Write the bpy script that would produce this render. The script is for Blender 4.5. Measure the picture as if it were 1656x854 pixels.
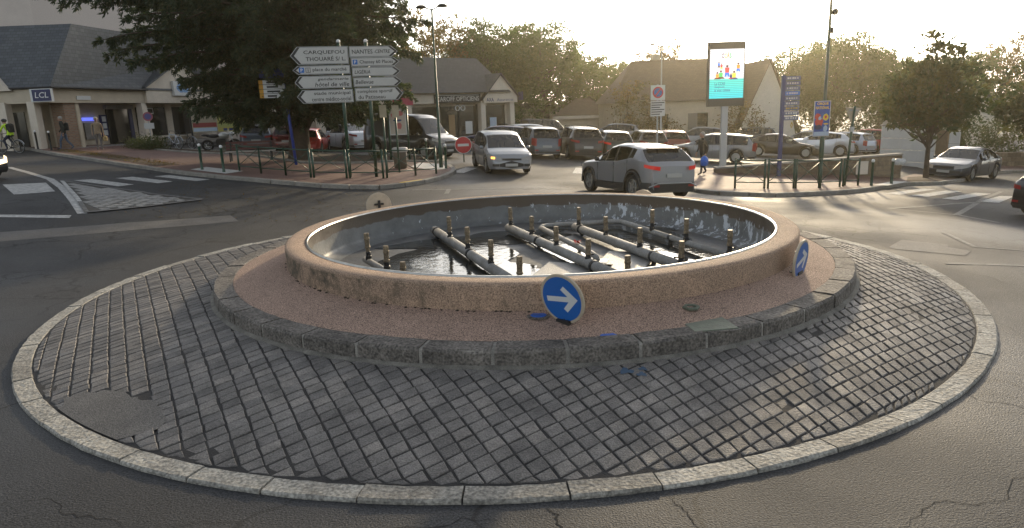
import bpy, bmesh, math, random
from mathutils import Vector, Matrix, Quaternion
R = math.radians
rnd = random.Random(7)
sc = bpy.context.scene
col = sc.collection
for o in list(bpy.data.objects): bpy.data.objects.remove(o)

# ---------------------------------------------------------------- camera
CAM_H = 2.62
def cam_matrix():
    # axes of the camera in world space: measured pitch 12.9 deg down, roll 2.15 deg
    a, b = 0.038, 0.229
    n = Vector((a, 1, b)).normalized()              # world down, in camera (x right, y down, z forward)
    e1 = (Vector((1, 0, 0)) - n*n.x).normalized()
    e2 = e1.cross(n)
    m = Matrix((e1, e2, -n))                        # camera(x,y-down,z-fwd) -> world
    cx = m @ Vector((1, 0, 0)); cy = m @ Vector((0, 1, 0)); cz = m @ Vector((0, 0, 1))
    M = Matrix((cx, -cy, -cz)).transposed().to_4x4()
    M.translation = Vector((0, 0, CAM_H))
    return M
cd = bpy.data.cameras.new('camera'); cam = bpy.data.objects.new('camera', cd); col.objects.link(cam)
cam.matrix_world = cam_matrix()
cd.sensor_width = 36; cd.lens = 36*1080/1656; cd.clip_start = .05; cd.clip_end = 2000
sc.camera = cam

# ---------------------------------------------------------------- sky, sun, exposure
SUN_AZ, SUN_EL = R(19), R(16)
w = bpy.data.worlds.new('World'); sc.world = w; w.use_nodes = True
nt = w.node_tree; nt.nodes.clear()
sky = nt.nodes.new('ShaderNodeTexSky'); sky.sky_type = 'NISHITA'; sky.sun_disc = False
sky.sun_elevation = SUN_EL; sky.sun_rotation = SUN_AZ
sky.air_density = 1.0; sky.dust_density = 1.6; sky.ozone_density = 1.0; sky.altitude = 20
hs = nt.nodes.new('ShaderNodeHueSaturation'); hs.inputs['Saturation'].default_value = .38
bg = nt.nodes.new('ShaderNodeBackground'); bg.inputs['Strength'].default_value = .15
wo = nt.nodes.new('ShaderNodeOutputWorld')
nt.links.new(sky.outputs[0], hs.inputs['Color']); nt.links.new(hs.outputs[0], bg.inputs[0]); nt.links.new(bg.outputs[0], wo.inputs[0])
ld = bpy.data.lights.new('sun', 'SUN'); ld.energy = 2.4; ld.angle = R(3); ld.color = (1, .80, .52)
lo = bpy.data.objects.new('sun', ld); col.objects.link(lo)
SUN = Vector((math.sin(SUN_AZ)*math.cos(SUN_EL), math.cos(SUN_AZ)*math.cos(SUN_EL), math.sin(SUN_EL)))
lo.rotation_euler = SUN.to_track_quat('Z', 'Y').to_euler(); lo.location = SUN*200
vs = sc.view_settings; vs.view_transform = 'Standard'; vs.look = 'None'; vs.gamma = 1; vs.use_curve_mapping = False
vs.exposure = 0.72
sc.render.engine = 'CYCLES'
sc.cycles.use_denoising = True
sc.cycles.max_bounces = 6; sc.cycles.transparent_max_bounces = 16; sc.cycles.volume_bounces = 0
sc.cycles.caustics_reflective = False; sc.cycles.caustics_refractive = False
sc.cycles.sample_clamp_indirect = 6
sc.cycles.volume_step_rate = 4

# ---------------------------------------------------------------- helpers
def smooth(t):
    t = min(max(t, 0), 1); return t*t*(3-2*t)
def lerp(a, b, t): return a+(b-a)*t
def interp(tab, x):
    if x <= tab[0][0]: return tab[0][1]
    for (x0, y0), (x1, y1) in zip(tab, tab[1:]):
        if x <= x1: return y0+(y1-y0)*(x-x0)/max(1e-9, x1-x0)
    return tab[-1][1]
RC = (-.211, 10.692)         # centre of the roundabout ring
KC = (.205, 10.69)           # centre of the raised kerb
FC = (.35, 10.67)            # centre of the fountain
def terr(x, y):
    r = math.hypot(x-RC[0], y-RC[1]); wgt = smooth((r-7)/8)
    xc = max(-34, min(x, 34))
    road = .12-.05*xc-.012*max(0, xc)
    park = .25-.045*min(xc, 0)-.062*max(xc, 0)
    k = smooth((x-6)/3)
    yb = 28.4+min(max(0, x-16.5)*1.3, 9)
    b = (1-k)*smooth((y-24)/9)+k*smooth((y-yb)/.5)
    return wgt*(road+b*(park-road))

def link(o, parent=None):
    col.objects.link(o)
    if parent is not None: o.parent = parent
    return o
def tag(o, label=None, cat=None, group=None, kind=None):
    if label: o['label'] = label
    if cat: o['category'] = cat
    if group: o['group'] = group
    if kind: o['kind'] = kind
    return o
def empty(name, loc=(0, 0, 0), rz=0, parent=None):
    o = bpy.data.objects.new(name, None); o.empty_display_size = .2
    o.location = loc; o.rotation_euler = (0, 0, rz)
    return link(o, parent)
def thing(name, label, cat, loc=(0, 0, 0), rz=0, group=None):
    return tag(empty(name, loc, rz), label, cat, group)
def copy_tree(o, parent=None):
    c = o.copy(); col.objects.link(c); c.parent = parent
    for ch in list(o.children): copy_tree(ch, c)
    return c

class MB:
    def __init__(s): s.v = []; s.f = []; s.m = []
    def add(s, vs, fs, mi=0):
        n = len(s.v); s.v += [tuple(q) for q in vs]
        for f in fs: s.f.append(tuple(n+i for i in f)); s.m.append(mi)
        return s
    def box(s, c, d, rz=0, mi=0, tilt=None):
        hx, hy, hz = d[0]/2, d[1]/2, d[2]/2
        M = Matrix.Rotation(rz, 3, 'Z')
        if tilt: M = M @ tilt
        vs = [M @ Vector((x, y, z))+Vector(c) for x in (-hx, hx) for y in (-hy, hy) for z in (-hz, hz)]
        return s.add(vs, [(0, 1, 3, 2), (4, 6, 7, 5), (0, 4, 5, 1), (2, 3, 7, 6), (0, 2, 6, 4), (1, 5, 7, 3)], mi)
    def bbox(s, x0, x1, y0, y1, z0, z1, mi=0):
        return s.box(((x0+x1)/2, (y0+y1)/2, (z0+z1)/2), (x1-x0, y1-y0, z1-z0), 0, mi)
    def bevbox(s, c, d, b, rz=0, mi=0):
        # box with a chamfered top
        hx, hy, hz = d[0]/2, d[1]/2, d[2]/2
        M = Matrix.Rotation(rz, 3, 'Z'); vs = []
        for z, e in ((-hz, 0), (hz-b, 0), (hz, b)):
            vs += [M @ Vector((x, y, z))+Vector(c) for x, y in ((-hx+e, -hy+e), (hx-e, -hy+e), (hx-e, hy-e), (-hx+e, hy-e))]
        fs = [(3, 2, 1, 0), (8, 9, 10, 11)]
        for k in (0, 4):
            for i in range(4): fs.append((k+i, k+(i+1) % 4, k+4+(i+1) % 4, k+4+i))
        return s.add(vs, fs, mi)
    def tube(s, pts, r, n=8, mi=0, cap=True):
        pts = [Vector(p) for p in pts]; rs = r if isinstance(r, (list, tuple)) else [r]*len(pts)
        rings = []; up = Vector((0, 0, 1))
        ref = None
        for i, p in enumerate(pts):
            d = (pts[min(i+1, len(pts)-1)]-pts[max(i-1, 0)]).normalized()
            if ref is None:
                ref = d.cross(up if abs(d.z) < .9 else Vector((1, 0, 0))).normalized()
            else:
                ref = (ref-d*ref.dot(d)).normalized()
            b = d.cross(ref)
            rings.append([p+(ref*math.cos(2*math.pi*k/n)+b*math.sin(2*math.pi*k/n))*rs[i] for k in range(n)])
        vs = [q for ring in rings for q in ring]; fs = []
        for i in range(len(pts)-1):
            for k in range(n): fs.append((i*n+k, i*n+(k+1) % n, (i+1)*n+(k+1) % n, (i+1)*n+k))
        if cap: fs.append(tuple(reversed(range(n)))); fs.append(tuple(range((len(pts)-1)*n, len(pts)*n)))
        return s.add(vs, fs, mi)
    def lathe(s, prof, n=24, c=(0, 0, 0), M=None, mi=0, closed=False):
        vs = []; fs = []
        for r, z in prof:
            for k in range(n):
                a = 2*math.pi*k/n; q = Vector((r*math.cos(a), r*math.sin(a), z))
                if M is not None: q = M @ q
                vs.append(q+Vector(c))
        m = len(prof)
        for i in range(m if closed else m-1):
            j = (i+1) % m
            for k in range(n): fs.append((i*n+k, i*n+(k+1) % n, j*n+(k+1) % n, j*n+k))
        return s.add(vs, fs, mi)
    def prism(s, poly, z0, z1, M=None, mi=0):
        n = len(poly); f = (lambda q: q) if M is None else (lambda q: M @ q)
        vs = [f(Vector((x, y, z0))) for x, y in poly]+[f(Vector((x, y, z1))) for x, y in poly]
        fs = [tuple(reversed(range(n))), tuple(range(n, 2*n))]+[(i, (i+1) % n, n+(i+1) % n, n+i) for i in range(n)]
        return s.add(vs, fs, mi)
    def ball(s, c, r, n=10, mi=0, sc_=(1, 1, 1)):
        m = n//2+1
        prof = [(max(1e-4, math.sin(math.pi*i/m)), -math.cos(math.pi*i/m)) for i in range(m+1)]
        M = Matrix.Diagonal((r*sc_[0], r*sc_[1], r*sc_[2]))
        return s.lathe(prof, n, c, M, mi)
    def mesh(s, name, mats, shade=False):
        me = bpy.data.meshes.new(name); me.from_pydata(s.v, [], s.f)
        for m in (mats if isinstance(mats, (list, tuple)) else [mats]): me.materials.append(m)
        if any(s.m): me.polygons.foreach_set('material_index', s.m)
        if shade: me.polygons.foreach_set('use_smooth', [True]*len(s.f))
        me.update()
        return me
    def build(s, name, mats, parent=None, shade=False, loc=None, rz=0):
        o = bpy.data.objects.new(name, s.mesh(name, mats, shade))
        if loc is not None: o.location = loc
        if rz: o.rotation_euler = (0, 0, rz)
        return link(o, parent)
def fixn(o):
    bm = bmesh.new(); bm.from_mesh(o.data); bmesh.ops.recalc_face_normals(bm, faces=bm.faces); bm.to_mesh(o.data); bm.free(); return o

# ---------------------------------------------------------------- materials
MATS = {}
def mat(name, c, rough=.6, metal=0., var=0., vscale=4., c2=None, bump=0., bscale=60., spec=.5, fine=0., fscale=120., emit=None, estr=0., coat=0., rvar=0.):
    if name in MATS: return MATS[name]
    m = bpy.data.materials.new(name); m.use_nodes = True; t = m.node_tree; b = t.nodes['Principled BSDF']
    b.inputs['Base Color'].default_value = (*c, 1); b.inputs['Roughness'].default_value = rough; b.inputs['Metallic'].default_value = metal
    b.inputs['Specular IOR Level'].default_value = spec
    if coat: b.inputs['Coat Weight'].default_value = coat; b.inputs['Coat Roughness'].default_value = .05
    if emit: b.inputs['Emission Color'].default_value = (*emit, 1); b.inputs['Emission Strength'].default_value = estr
    geo = t.nodes.new('ShaderNodeNewGeometry')
    out = None
    if var or c2:
        nz = t.nodes.new('ShaderNodeTexNoise'); nz.inputs['Scale'].default_value = vscale; nz.inputs['Detail'].default_value = 6; nz.inputs['Roughness'].default_value = .65
        t.links.new(geo.outputs['Position'], nz.inputs['Vector'])
        rp = t.nodes.new('ShaderNodeValToRGB'); rp.color_ramp.elements[0].position = .32; rp.color_ramp.elements[1].position = .68
        d = c2 if c2 else tuple(q*(1-var) for q in c); u = c if c2 else tuple(min(1, q*(1+var)) for q in c)
        rp.color_ramp.elements[0].color = (*d, 1); rp.color_ramp.elements[1].color = (*u, 1)
        t.links.new(nz.outputs['Fac'], rp.inputs['Fac']); out = rp.outputs['Color']
    if fine:
        n2 = t.nodes.new('ShaderNodeTexNoise'); n2.inputs['Scale'].default_value = fscale; n2.inputs['Detail'].default_value = 2
        t.links.new(geo.outputs['Position'], n2.inputs['Vector'])
        mr = t.nodes.new('ShaderNodeMapRange'); mr.inputs['From Min'].default_value = .3; mr.inputs['From Max'].default_value = .7
        mr.inputs['To Min'].default_value = 1-fine; mr.inputs['To Max'].default_value = 1+fine
        t.links.new(n2.outputs['Fac'], mr.inputs['Value'])
        mx = t.nodes.new('ShaderNodeVectorMath'); mx.operation = 'SCALE'
        if out is not None: t.links.new(out, mx.inputs[0])
        else: mx.inputs[0].default_value = c
        t.links.new(mr.outputs[0], mx.inputs['Scale']); out = mx.outputs[0]
    if out is not None: t.links.new(out, b.inputs['Base Color'])
    if rvar:
        n4 = t.nodes.new('ShaderNodeTexNoise'); n4.inputs['Scale'].default_value = vscale*.7; n4.inputs['Detail'].default_value = 4
        t.links.new(geo.outputs['Position'], n4.inputs['Vector'])
        m4 = t.nodes.new('ShaderNodeMapRange'); m4.inputs['From Min'].default_value = .35; m4.inputs['From Max'].default_value = .65
        m4.inputs['To Min'].default_value = max(.02, rough-rvar); m4.inputs['To Max'].default_value = min(1, rough+rvar)
        t.links.new(n4.outputs['Fac'], m4.inputs['Value']); t.links.new(m4.outputs[0], b.inputs['Roughness'])
    if bump:
        n3 = t.nodes.new('ShaderNodeTexNoise'); n3.inputs['Scale'].default_value = bscale; n3.inputs['Detail'].default_value = 4
        t.links.new(geo.outputs['Position'], n3.inputs['Vector'])
        bp = t.nodes.new('ShaderNodeBump'); bp.inputs['Strength'].default_value = bump; bp.inputs['Distance'].default_value = .02
        t.links.new(n3.outputs['Fac'], bp.inputs['Height']); t.links.new(bp.outputs[0], b.inputs['Normal'])
    MATS[name] = m
    return m

def asphalt(name, base, crack=True):
    m = mat(name, base, .70, var=.30, vscale=.35, fine=.85, fscale=60, bump=.45, bscale=70, rvar=.14, spec=.4)
    t = m.node_tree; b = t.nodes['Principled BSDF']
    if crack:
        geo = t.nodes.new('ShaderNodeNewGeometry')
        ns = t.nodes.new('ShaderNodeTexNoise'); ns.inputs['Scale'].default_value = 1.7; ns.inputs['Detail'].default_value = 5
        t.links.new(geo.outputs['Position'], ns.inputs['Vector'])
        ad = t.nodes.new('ShaderNodeMixRGB'); ad.blend_type = 'ADD'; ad.inputs[0].default_value = .7
        t.links.new(geo.outputs['Position'], ad.inputs[1]); t.links.new(ns.outputs['Color'], ad.inputs[2])
        vo = t.nodes.new('ShaderNodeTexVoronoi'); vo.feature = 'DISTANCE_TO_EDGE'; vo.inputs['Scale'].default_value = .55
        t.links.new(ad.outputs[0], vo.inputs['Vector'])
        lt = t.nodes.new('ShaderNodeMapRange'); lt.inputs['From Min'].default_value = .004; lt.inputs['From Max'].default_value = .017; lt.inputs['To Min'].default_value = 0; lt.inputs['To Max'].default_value = 1
        t.links.new(vo.outputs['Distance'], lt.inputs['Value'])
        ms = t.nodes.new('ShaderNodeTexNoise'); ms.inputs['Scale'].default_value = .35; ms.inputs['Detail'].default_value = 3
        t.links.new(geo.outputs['Position'], ms.inputs['Vector'])
        mm = t.nodes.new('ShaderNodeMapRange'); mm.inputs['From Min'].default_value = .40; mm.inputs['From Max'].default_value = .48
        t.links.new(ms.outputs['Fac'], mm.inputs['Value'])
        # 1 - mask*(1-line)
        iv = t.nodes.new('ShaderNodeMath'); iv.operation = 'SUBTRACT'; iv.inputs[0].default_value = 1; t.links.new(lt.outputs[0], iv.inputs[1])
        mu = t.nodes.new('ShaderNodeMath'); mu.operation = 'MULTIPLY'; t.links.new(iv.outputs[0], mu.inputs[0]); t.links.new(mm.outputs[0], mu.inputs[1])
        mx = t.nodes.new('ShaderNodeMixRGB'); mx.inputs[2].default_value = (.008, .008, .008, 1)
        src = b.inputs['Base Color'].links[0].from_socket
        t.links.new(mu.outputs[0], mx.inputs[0]); t.links.new(src, mx.inputs[1]); t.links.new(mx.outputs[0], b.inputs['Base Color'])
    return m
M_asph = asphalt('asphalt', (.034, .0345, .036))
M_asph2 = mat('asphalt_patch', (.112, .106, .099), .75, var=.2, vscale=1.5, fine=.5, fscale=70, bump=.5, bscale=90)
M_park = mat('parking_asphalt', (.075, .072, .068), .6, var=.2, vscale=.5, fine=.35, fscale=60, bump=.4, bscale=80, rvar=.1)
M_pave = mat('red_brown_asphalt', (.15, .085, .068), .75, var=.2, vscale=.8, fine=.4, fscale=50, bump=.4, bscale=60)
M_kerb = mat('kerb_stone', (.22, .205, .18), .75, var=.25, vscale=2.5, fine=.35, fscale=45, bump=.5, bscale=40)
M_gran = mat('granite_light', (.30, .285, .25), .8, var=.28, vscale=3, fine=.5, fscale=38, bump=.9, bscale=26)
M_grand = mat('granite_dark', (.125, .112, .098), .85, var=.45, vscale=3.5, fine=.6, fscale=40, bump=1., bscale=22)
M_paver = mat('paver_concrete', (.150, .138, .126), .68, var=.36, vscale=4.2, fine=.4, fscale=80, bump=.5, bscale=70, rvar=.12)
M_pav2 = mat('paver_concrete_dark', (.115, .106, .098), .68, var=.36, vscale=4.2, fine=.4, fscale=80, bump=.5, bscale=70, rvar=.12)
M_pav3 = mat('paver_concrete_pale', (.185, .168, .150), .7, var=.3, vscale=4.2, fine=.4, fscale=80, bump=.5, bscale=70, rvar=.12)
M_gran2 = mat('granite_weathered', (.235, .22, .19), .8, var=.35, vscale=2.5, fine=.5, fscale=38, bump=.9, bscale=26)
M_joint = mat('joint_dark', (.030, .028, .027), .9, fine=.4, bump=.3)
M_aggr = mat('washed_aggregate', (.35, .238, .18), .85, var=.12, vscale=1.2, fine=.75, fscale=75, bump=.9, bscale=85)
M_white = mat('road_paint', (.58, .57, .54), .7, c2=(.24, .235, .225), vscale=8, fine=.25, bump=.2)
M_faint = mat('worn_road_paint', (.20, .195, .185), .75, c2=(.07, .068, .066), vscale=7, fine=.3, bump=.2)
M_yel = mat('yellow_paint', (.55, .38, .06), .7, var=.2, vscale=9)
M_soil = mat('soil_leaves', (.10, .062, .036), .95, c2=(.04, .028, .018), vscale=9, fine=.6, fscale=40, bump=1., bscale=22)
M_conc = mat('concrete_grey', (.27, .255, .235), .85, var=.2, vscale=2, fine=.2, bump=.3)
M_green = mat('green_paint', (.010, .050, .030), .38, var=.2, vscale=6)
M_steel = mat('galvanised', (.42, .43, .43), .45, metal=.7, var=.15, vscale=20)
M_blackp = mat('black_plastic', (.015, .015, .016), .5)
M_rubber = mat('tyre_rubber', (.014, .014, .014), .85)
M_wball = mat('white_ball_paint', (.72, .72, .70), .4)

# ================================================================ THE GROUND
def sheet(name, poly, off, m, parent=None, step=1.0, kind=None, zf=None, skirt=0.):
    bm = bmesh.new()
    vs = [bm.verts.new((x, y, 0)) for x, y in poly]; bm.faces.new(vs)
    bmesh.ops.triangulate(bm, faces=bm.faces[:])
    xs = [p[0] for p in poly]; ys = [p[1] for p in poly]
    for ax, lo_, hi_ in ((0, min(xs), max(xs)), (1, min(ys), max(ys))):
        k = math.ceil(lo_/step)*step
        while k < hi_:
            co = [0, 0, 0]; no = [0, 0, 0]; co[ax] = k; no[ax] = 1
            bmesh.ops.bisect_plane(bm, geom=bm.verts[:]+bm.edges[:]+bm.faces[:], plane_co=co, plane_no=no, dist=1e-5)
            k += step
    f = zf or terr
    for v in bm.verts: v.co.z = f(v.co.x, v.co.y)+off
    if skirt:
        be = [e for e in bm.edges if e.is_boundary]
        r = bmesh.ops.extrude_edge_only(bm, edges=be)
        for v in [g for g in r['geom'] if isinstance(g, bmesh.types.BMVert)]: v.co.z -= skirt
    bmesh.ops.recalc_face_normals(bm, faces=bm.faces[:])
    up = sum(1 if fc.normal.z > 0 else -1 for fc in bm.faces if abs(fc.normal.z) > .5)
    if up < 0: bmesh.ops.reverse_faces(bm, faces=bm.faces[:])
    me = bpy.data.meshes.new(name); bm.to_mesh(me); bm.free(); me.materials.append(m)
    o = bpy.data.objects.new(name, me); link(o, parent)
    if kind: o['kind'] = kind
    return o

def axis(fine0, fine1, st, far0, far1):
    a = []; x = fine0; d = st
    while x > far0: a.append(x); x -= d; d *= 1.5
    a.append(far0); a.reverse()
    x = fine0+st
    while x < fine1: a.append(x); x += st
    d = st
    while x < far1: a.append(x); x += d; d *= 1.5
    a.append(far1); return a
gx = axis(-36, 36, .8, -600, 600); gy = axis(-8, 48, .8, -400, 900)
# a sharp step of the retaining wall needs its own grid lines
gy = sorted(set(gy+[28.4, 28.9])); b = MB()
for y in gy:
    for x in gx: b.v.append((x, y, terr(x, y)))
n = len(gx)
for j in range(len(gy)-1):
    for i in range(n-1): b.f.append((j*n+i, j*n+i+1, (j+1)*n+i+1, (j+1)*n+i)); b.m.append(0)
ground = b.build('road', M_asph, shade=True); ground['kind'] = 'structure'

def line(pts, wd, name='lane_line', m=None, off=.006, parent=ground):
    L = []; Rr = []
    for i, p in enumerate(pts):
        a = Vector(pts[max(0, i-1)]); c = Vector(pts[min(len(pts)-1, i+1)]); d = (c-a).normalized(); nn = Vector((-d.y, d.x))*wd/2
        L.append(tuple(Vector(p)+nn)); Rr.append(tuple(Vector(p)-nn))
    return sheet(name, L+Rr[::-1], off, m or M_white, parent)
# painted markings, each stripe a part of the road
for q in ([(-16.3, 21.3), (-15.4, 22.0), (-13.6, 19.75), (-14.2, 18.9)], [(-15.0, 22.8), (-14.65, 23.25), (-12.4, 21.8), (-12.6, 21.25)],
          [(-14.1, 23.7), (-13.8, 24.25), (-11.65, 22.85), (-11.85, 22.25)], [(-13.15, 24.5), (-12.85, 25.0), (-10.75, 23.65), (-10.98, 23.1)],
          [(13.0, 23.45), (15.55, 25.5), (15.95, 25.3), (13.3, 23.1)], [(13.65, 22.95), (16.15, 25.0), (16.65, 24.85), (14.0, 22.65)],
          [(14.25, 22.25), (16.85, 24.4), (17.25, 24.15), (14.6, 22.0)], [(15.0, 21.6), (17.1, 23.5), (17.6, 23.5), (15.6, 21.45)], [(15.9, 20.9), (17.9, 22.7), (18.3, 22.6), (16.3, 20.8)]):
    sheet('crossing_stripe', q, .006, M_white, ground)
line([(-20.5, 27.3), (-18.2, 25.2), (-16, 23.1), (-14.05, 20.75), (-12.4, 18.6), (-10.95, 16.75)], .22)
line([(10.7, 19.1), (13.7, 20.85), (15.2, 21.6)], .16, m=M_faint); line([(10.7, 19.1), (12.2, 18.25), (12.3, 16.8)], .14, m=M_faint); line([(12.1, 18.2), (16, 22.7), (18.3, 25.1)], .16, m=M_faint)
line([(8.55, 13.2), (8.1, 11.6), (8.9, 11.3)], .1, m=M_faint); line([(6.8, 10.35), (8.0, 10.1)], .1, m=M_faint); line([(-12.4, 15.75), (-11.0, 16.35)], .28, 'give_way_dash')
line([(-3.4, 22.1), (-1.2, 22.45), (1.9, 22.4)], .12, m=M_faint); line([(-2.2, 21.4), (-2.2, 22.4)], .15, m=M_faint); line([(2.6, 27.7), (2.95, 30)], .4); line([(-2.3, 27.2), (-1.85, 29.2)], .55, 'give_way_dash')
sheet('asphalt_repair', [(6.63, 11.69), (7.21, 12.31), (7.75, 11.8), (7.62, 11.57), (7.8, 11.24), (7.44, 10.86), (6.66, 11.5)], .004, M_asph2, ground)
# older seam and tar strip on the left
line([(-12.5, 12.6), (-10.4, 14.9), (-9.3, 16.0), (-7.4, 17.4)], .8, 'asphalt_repair', M_asph2, .004)

# open cracks in the asphalt: thin jagged dark ribbons
M_crk = mat('crack_dark', (.006, .006, .006), .95)
def crack(pts, seed, wd=.014, name='crack'):
    q = random.Random(seed); P = [Vector(p) for p in pts]
    for _ in range(3):
        N = [P[0]]
        for a, c in zip(P, P[1:]):
            d = c-a; N += [(a+c)/2+Vector((-d.y, d.x))*q.uniform(-.22, .22), c]
        P = N
    L = []; Rr = []
    for i, p in enumerate(P):
        d = (P[min(i+1, len(P)-1)]-P[max(0, i-1)]).normalized(); t_ = i/(len(P)-1); w_ = wd*q.uniform(.3, 1.1)*(.25+.75*math.sin(math.pi*min(1, max(0, .08+.84*t_)))); nn = Vector((-d.y, d.x))*w_/2
        L.append(p+nn); Rr.append(p-nn)
    b = MB(); b.v = [(p.x, p.y, terr(p.x, p.y)+.003) for p in L+Rr]; n_ = len(L)
    for i in range(n_-1): b.f.append((n_+i, n_+i+1, i+1, i)); b.m.append(0)
    return b.build(name, M_crk, ground)
for i, c in enumerate(([(-6.2, 6.3), (-5.04, 5.97), (-4.92, 6.12), (-4.7, 5.95)], [(-6.0, 4.6), (-5.2, 5.0), (-4.75, 5.1), (-4.6, 5.35)], [(-5.0, 5.6), (-4.8, 5.35), (-4.5, 5.1)], [(-10.5, 9.6), (-8.43, 10.48), (-8.18, 10.69), (-7.3, 11.2)], [(.14, 4.03), (.22, 3.95), (.19, 3.85), (.3, 3.5)], [(.98, 4.12), (1.0, 4.02), (1.06, 3.93), (1.02, 3.6)],
                       [(3.85, 5.62), (4.05, 5.4), (4.3, 5.2), (4.5, 4.9)], [(2.14, 3.7), (2.7, 3.95), (3.3, 4.1), (4.2, 4.4)], [(-1.3, 3.95), (-.62, 3.85), (-.2, 3.9)], [(6.5, 10.76), (6.7, 9.88), (6.9, 9.38), (7.6, 8.4)], [(-10.4, 13.2), (-9.36, 13.86), (-8.6, 14.34), (-7.61, 15.11), (-6.5, 16.3)], [(-3.88, 4.3), (-3.5, 4.35), (-3.1, 4.1), (-2.6, 3.8)], [(-8.5, 7.9), (-7.6, 8.3), (-6.9, 8.2)])):
    crack(c, i, .016 if i in (0, 1, 4) else .009)
# splitter island of cobbles on the left
isl = empty('splitter_island', (0, 0, 0)); isl['kind'] = 'structure'
SP = [(-15.2, 22.5), (-12.65, 20.75), (-10.7, 19.65), (-9.1, 19.35), (-9.95, 18.1), (-10.9, 16.85), (-11.75, 17.95), (-12.9, 19.45)]
sheet('cobble_bed', SP, .012, mat('cobble_joint', (.075, .07, .064), .9), isl)
def inpoly(x, y, P):
    c = False
    for i in range(len(P)):
        x0, y0 = P[i]; x1, y1 = P[i-1]
        if (y0 > y) != (y1 > y) and x < (x1-x0)*(y-y0)/(y1-y0)+x0: c = not c
    return c
M_cob = mat('cobble', (.26, .25, .235), .75, var=.3, vscale=5, fine=.3, bump=.5)
dA = Vector((.78, -.62)).normalized(); dB = Vector((-dA.y, dA.x))
cobmesh = MB().bevbox((0, 0, 0), (.312, .212, .08), .010).mesh('cobble', M_cob)
for i in range(-40, 40):
    for j in range(-40, 40):
        p = Vector((-12, 19.5))+dA*(i*.325+(.16 if j % 2 else 0))+dB*(j*.225)
        if all(inpoly(p.x+dx, p.y+dy, SP) for dx, dy in ((.12, .12), (-.12, .12), (.12, -.12), (-.12, -.12))):
            o = bpy.data.objects.new('cobble', cobmesh); link(o, isl)
            o.location = (p.x, p.y, terr(p.x, p.y)-.014+rnd.uniform(-.004, .003)); o.rotation_euler = (rnd.uniform(-.02, .02), .056*math.cos(0)*dA.x, math.atan2(dA.y, dA.x)+rnd.uniform(-.02, .02))
for k, (a, c) in enumerate(zip(SP, SP[1:]+SP[:1])):
    line([a, c], .11, 'edge_line', M_faint if k not in (6, 7) else M_white, .030, isl)

# pavements
def kerb_row(pts, parent, h=.13, wd=.2, ln=.95, m=None):
    # walk along a polyline, lay one stone after the other
    P = [Vector(p) for p in pts]; acc = []; seg = []
    tot = 0; cum = [0]
    for a, c in zip(P, P[1:]): tot += (c-a).length; cum.append(tot)
    def at(s):
        s = min(max(s, 0), tot)
        for i in range(len(P)-1):
            if s <= cum[i+1]+1e-9:
                return P[i].lerp(P[i+1], (s-cum[i])/max(1e-9, cum[i+1]-cum[i]))
        return P[-1]
    N = max(1, round(tot/ln)); st = tot/N
    me = {}
    for k in range(N):
        a = at(k*st); c = at((k+1)*st); d = c-a; L = d.length-.015; mid = (a+c)/2
        key = round(L, 1)
        if key not in me: me[key] = MB().bevbox((0, 0, 0), (1, wd, h+.25), .018).mesh('kerb_stone', m or M_kerb)
        o = bpy.data.objects.new('kerb_stone', me[key]); link(o, parent)
        za, zc = terr(a.x, a.y), terr(c.x, c.y)
        o.scale = (L, 1, 1)
        o.location = (mid.x, mid.y, (za+zc)/2+h-(h+.25)/2+rnd.uniform(-.004, .004)); o.rotation_euler = (0, -math.atan2(zc-za, d.length), math.atan2(d.y, d.x))
LK = [(-42, 52), (-33, 43.4), (-26.6, 37.6), (-24.4, 35.4), (-20.5, 31.9), (-16.6, 28.55), (-14.2, 26.7), (-12.85, 25.6), (-10.6, 24.1), (-8, 22.65), (-6, 22.15), (-4.5, 22.25), (-3.4, 23.2), (-2.7, 24.9), (-2.4, 27), (-2.7, 28.9), (-3.2, 30)]
pvL = empty('pavement'); pvL['kind'] = 'structure'
def inset(pts, d):
    out = []
    for i, p in enumerate(pts):
        a = Vector(pts[max(0, i-1)]); c = Vector(pts[min(len(pts)-1, i+1)]); t = (c-a).normalized(); out.append((p[0]-t.y*d, p[1]+t.x*d))
    return out
LKi = inset(LK, .1)
sheet('footway', LKi+[(-4.9, 30.6), (-7, 29.3), (-9, 29.1), (-13.2, 33.7), (-16.3, 34.8), (-19.8, 37.4), (-24.5, 49), (-34, 56)], .125, M_pave, pvL)
kerb_row(LK, pvL)
sheet('planting_bed', [(-4.95, 30.7), (-7, 29.4), (-9, 29.2), (-13.1, 33.7), (-16.2, 34.8), (-19.7, 37.4), (-20.2, 38.8), (-16.5, 36.6), (-13.4, 36.2), (-9, 34.2), (-7.2, 33.4), (-3.6, 34)], .16, M_soil, pvL)
kerb_row([(-3.4, 30.4), (-4.9, 30.6), (-7, 29.3), (-9, 29.1), (-13.2, 33.7), (-16.3, 34.8), (-19.8, 37.4)], pvL, h=.2, wd=.14)
kerb_row([(-3.4, 30.4), (-3.5, 34.1), (-7.2, 33.5), (-9, 34.3), (-13.4, 36.3), (-16.5, 36.7), (-20.2, 38.9)], pvL, h=.2, wd=.14)
sheet('soil_strip', inset([(-25, 36.2), (-20.6, 32.3), (-16.7, 28.9), (-14.6, 27.1)], .15)+inset([(-25, 36.2), (-20.6, 32.3), (-16.7, 28.9), (-14.6, 27.1)], 1.15)[::-1], .134, M_soil, pvL)
M_tact = mat('white_tactile', (.55, .54, .51), .7, var=.15, vscale=5)
sheet('tactile_slab', [(-12.5, 25.95), (-12.35, 27.0), (-10.3, 25.6), (-10.55, 24.55)], .134, M_tact, pvL)
sheet('tactile_slab', [(-4.3, 28.1), (-4.2, 29.9), (-3.1, 29.4), (-2.75, 27.4), (-3.3, 26.9)], .134, M_tact, pvL)
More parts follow.
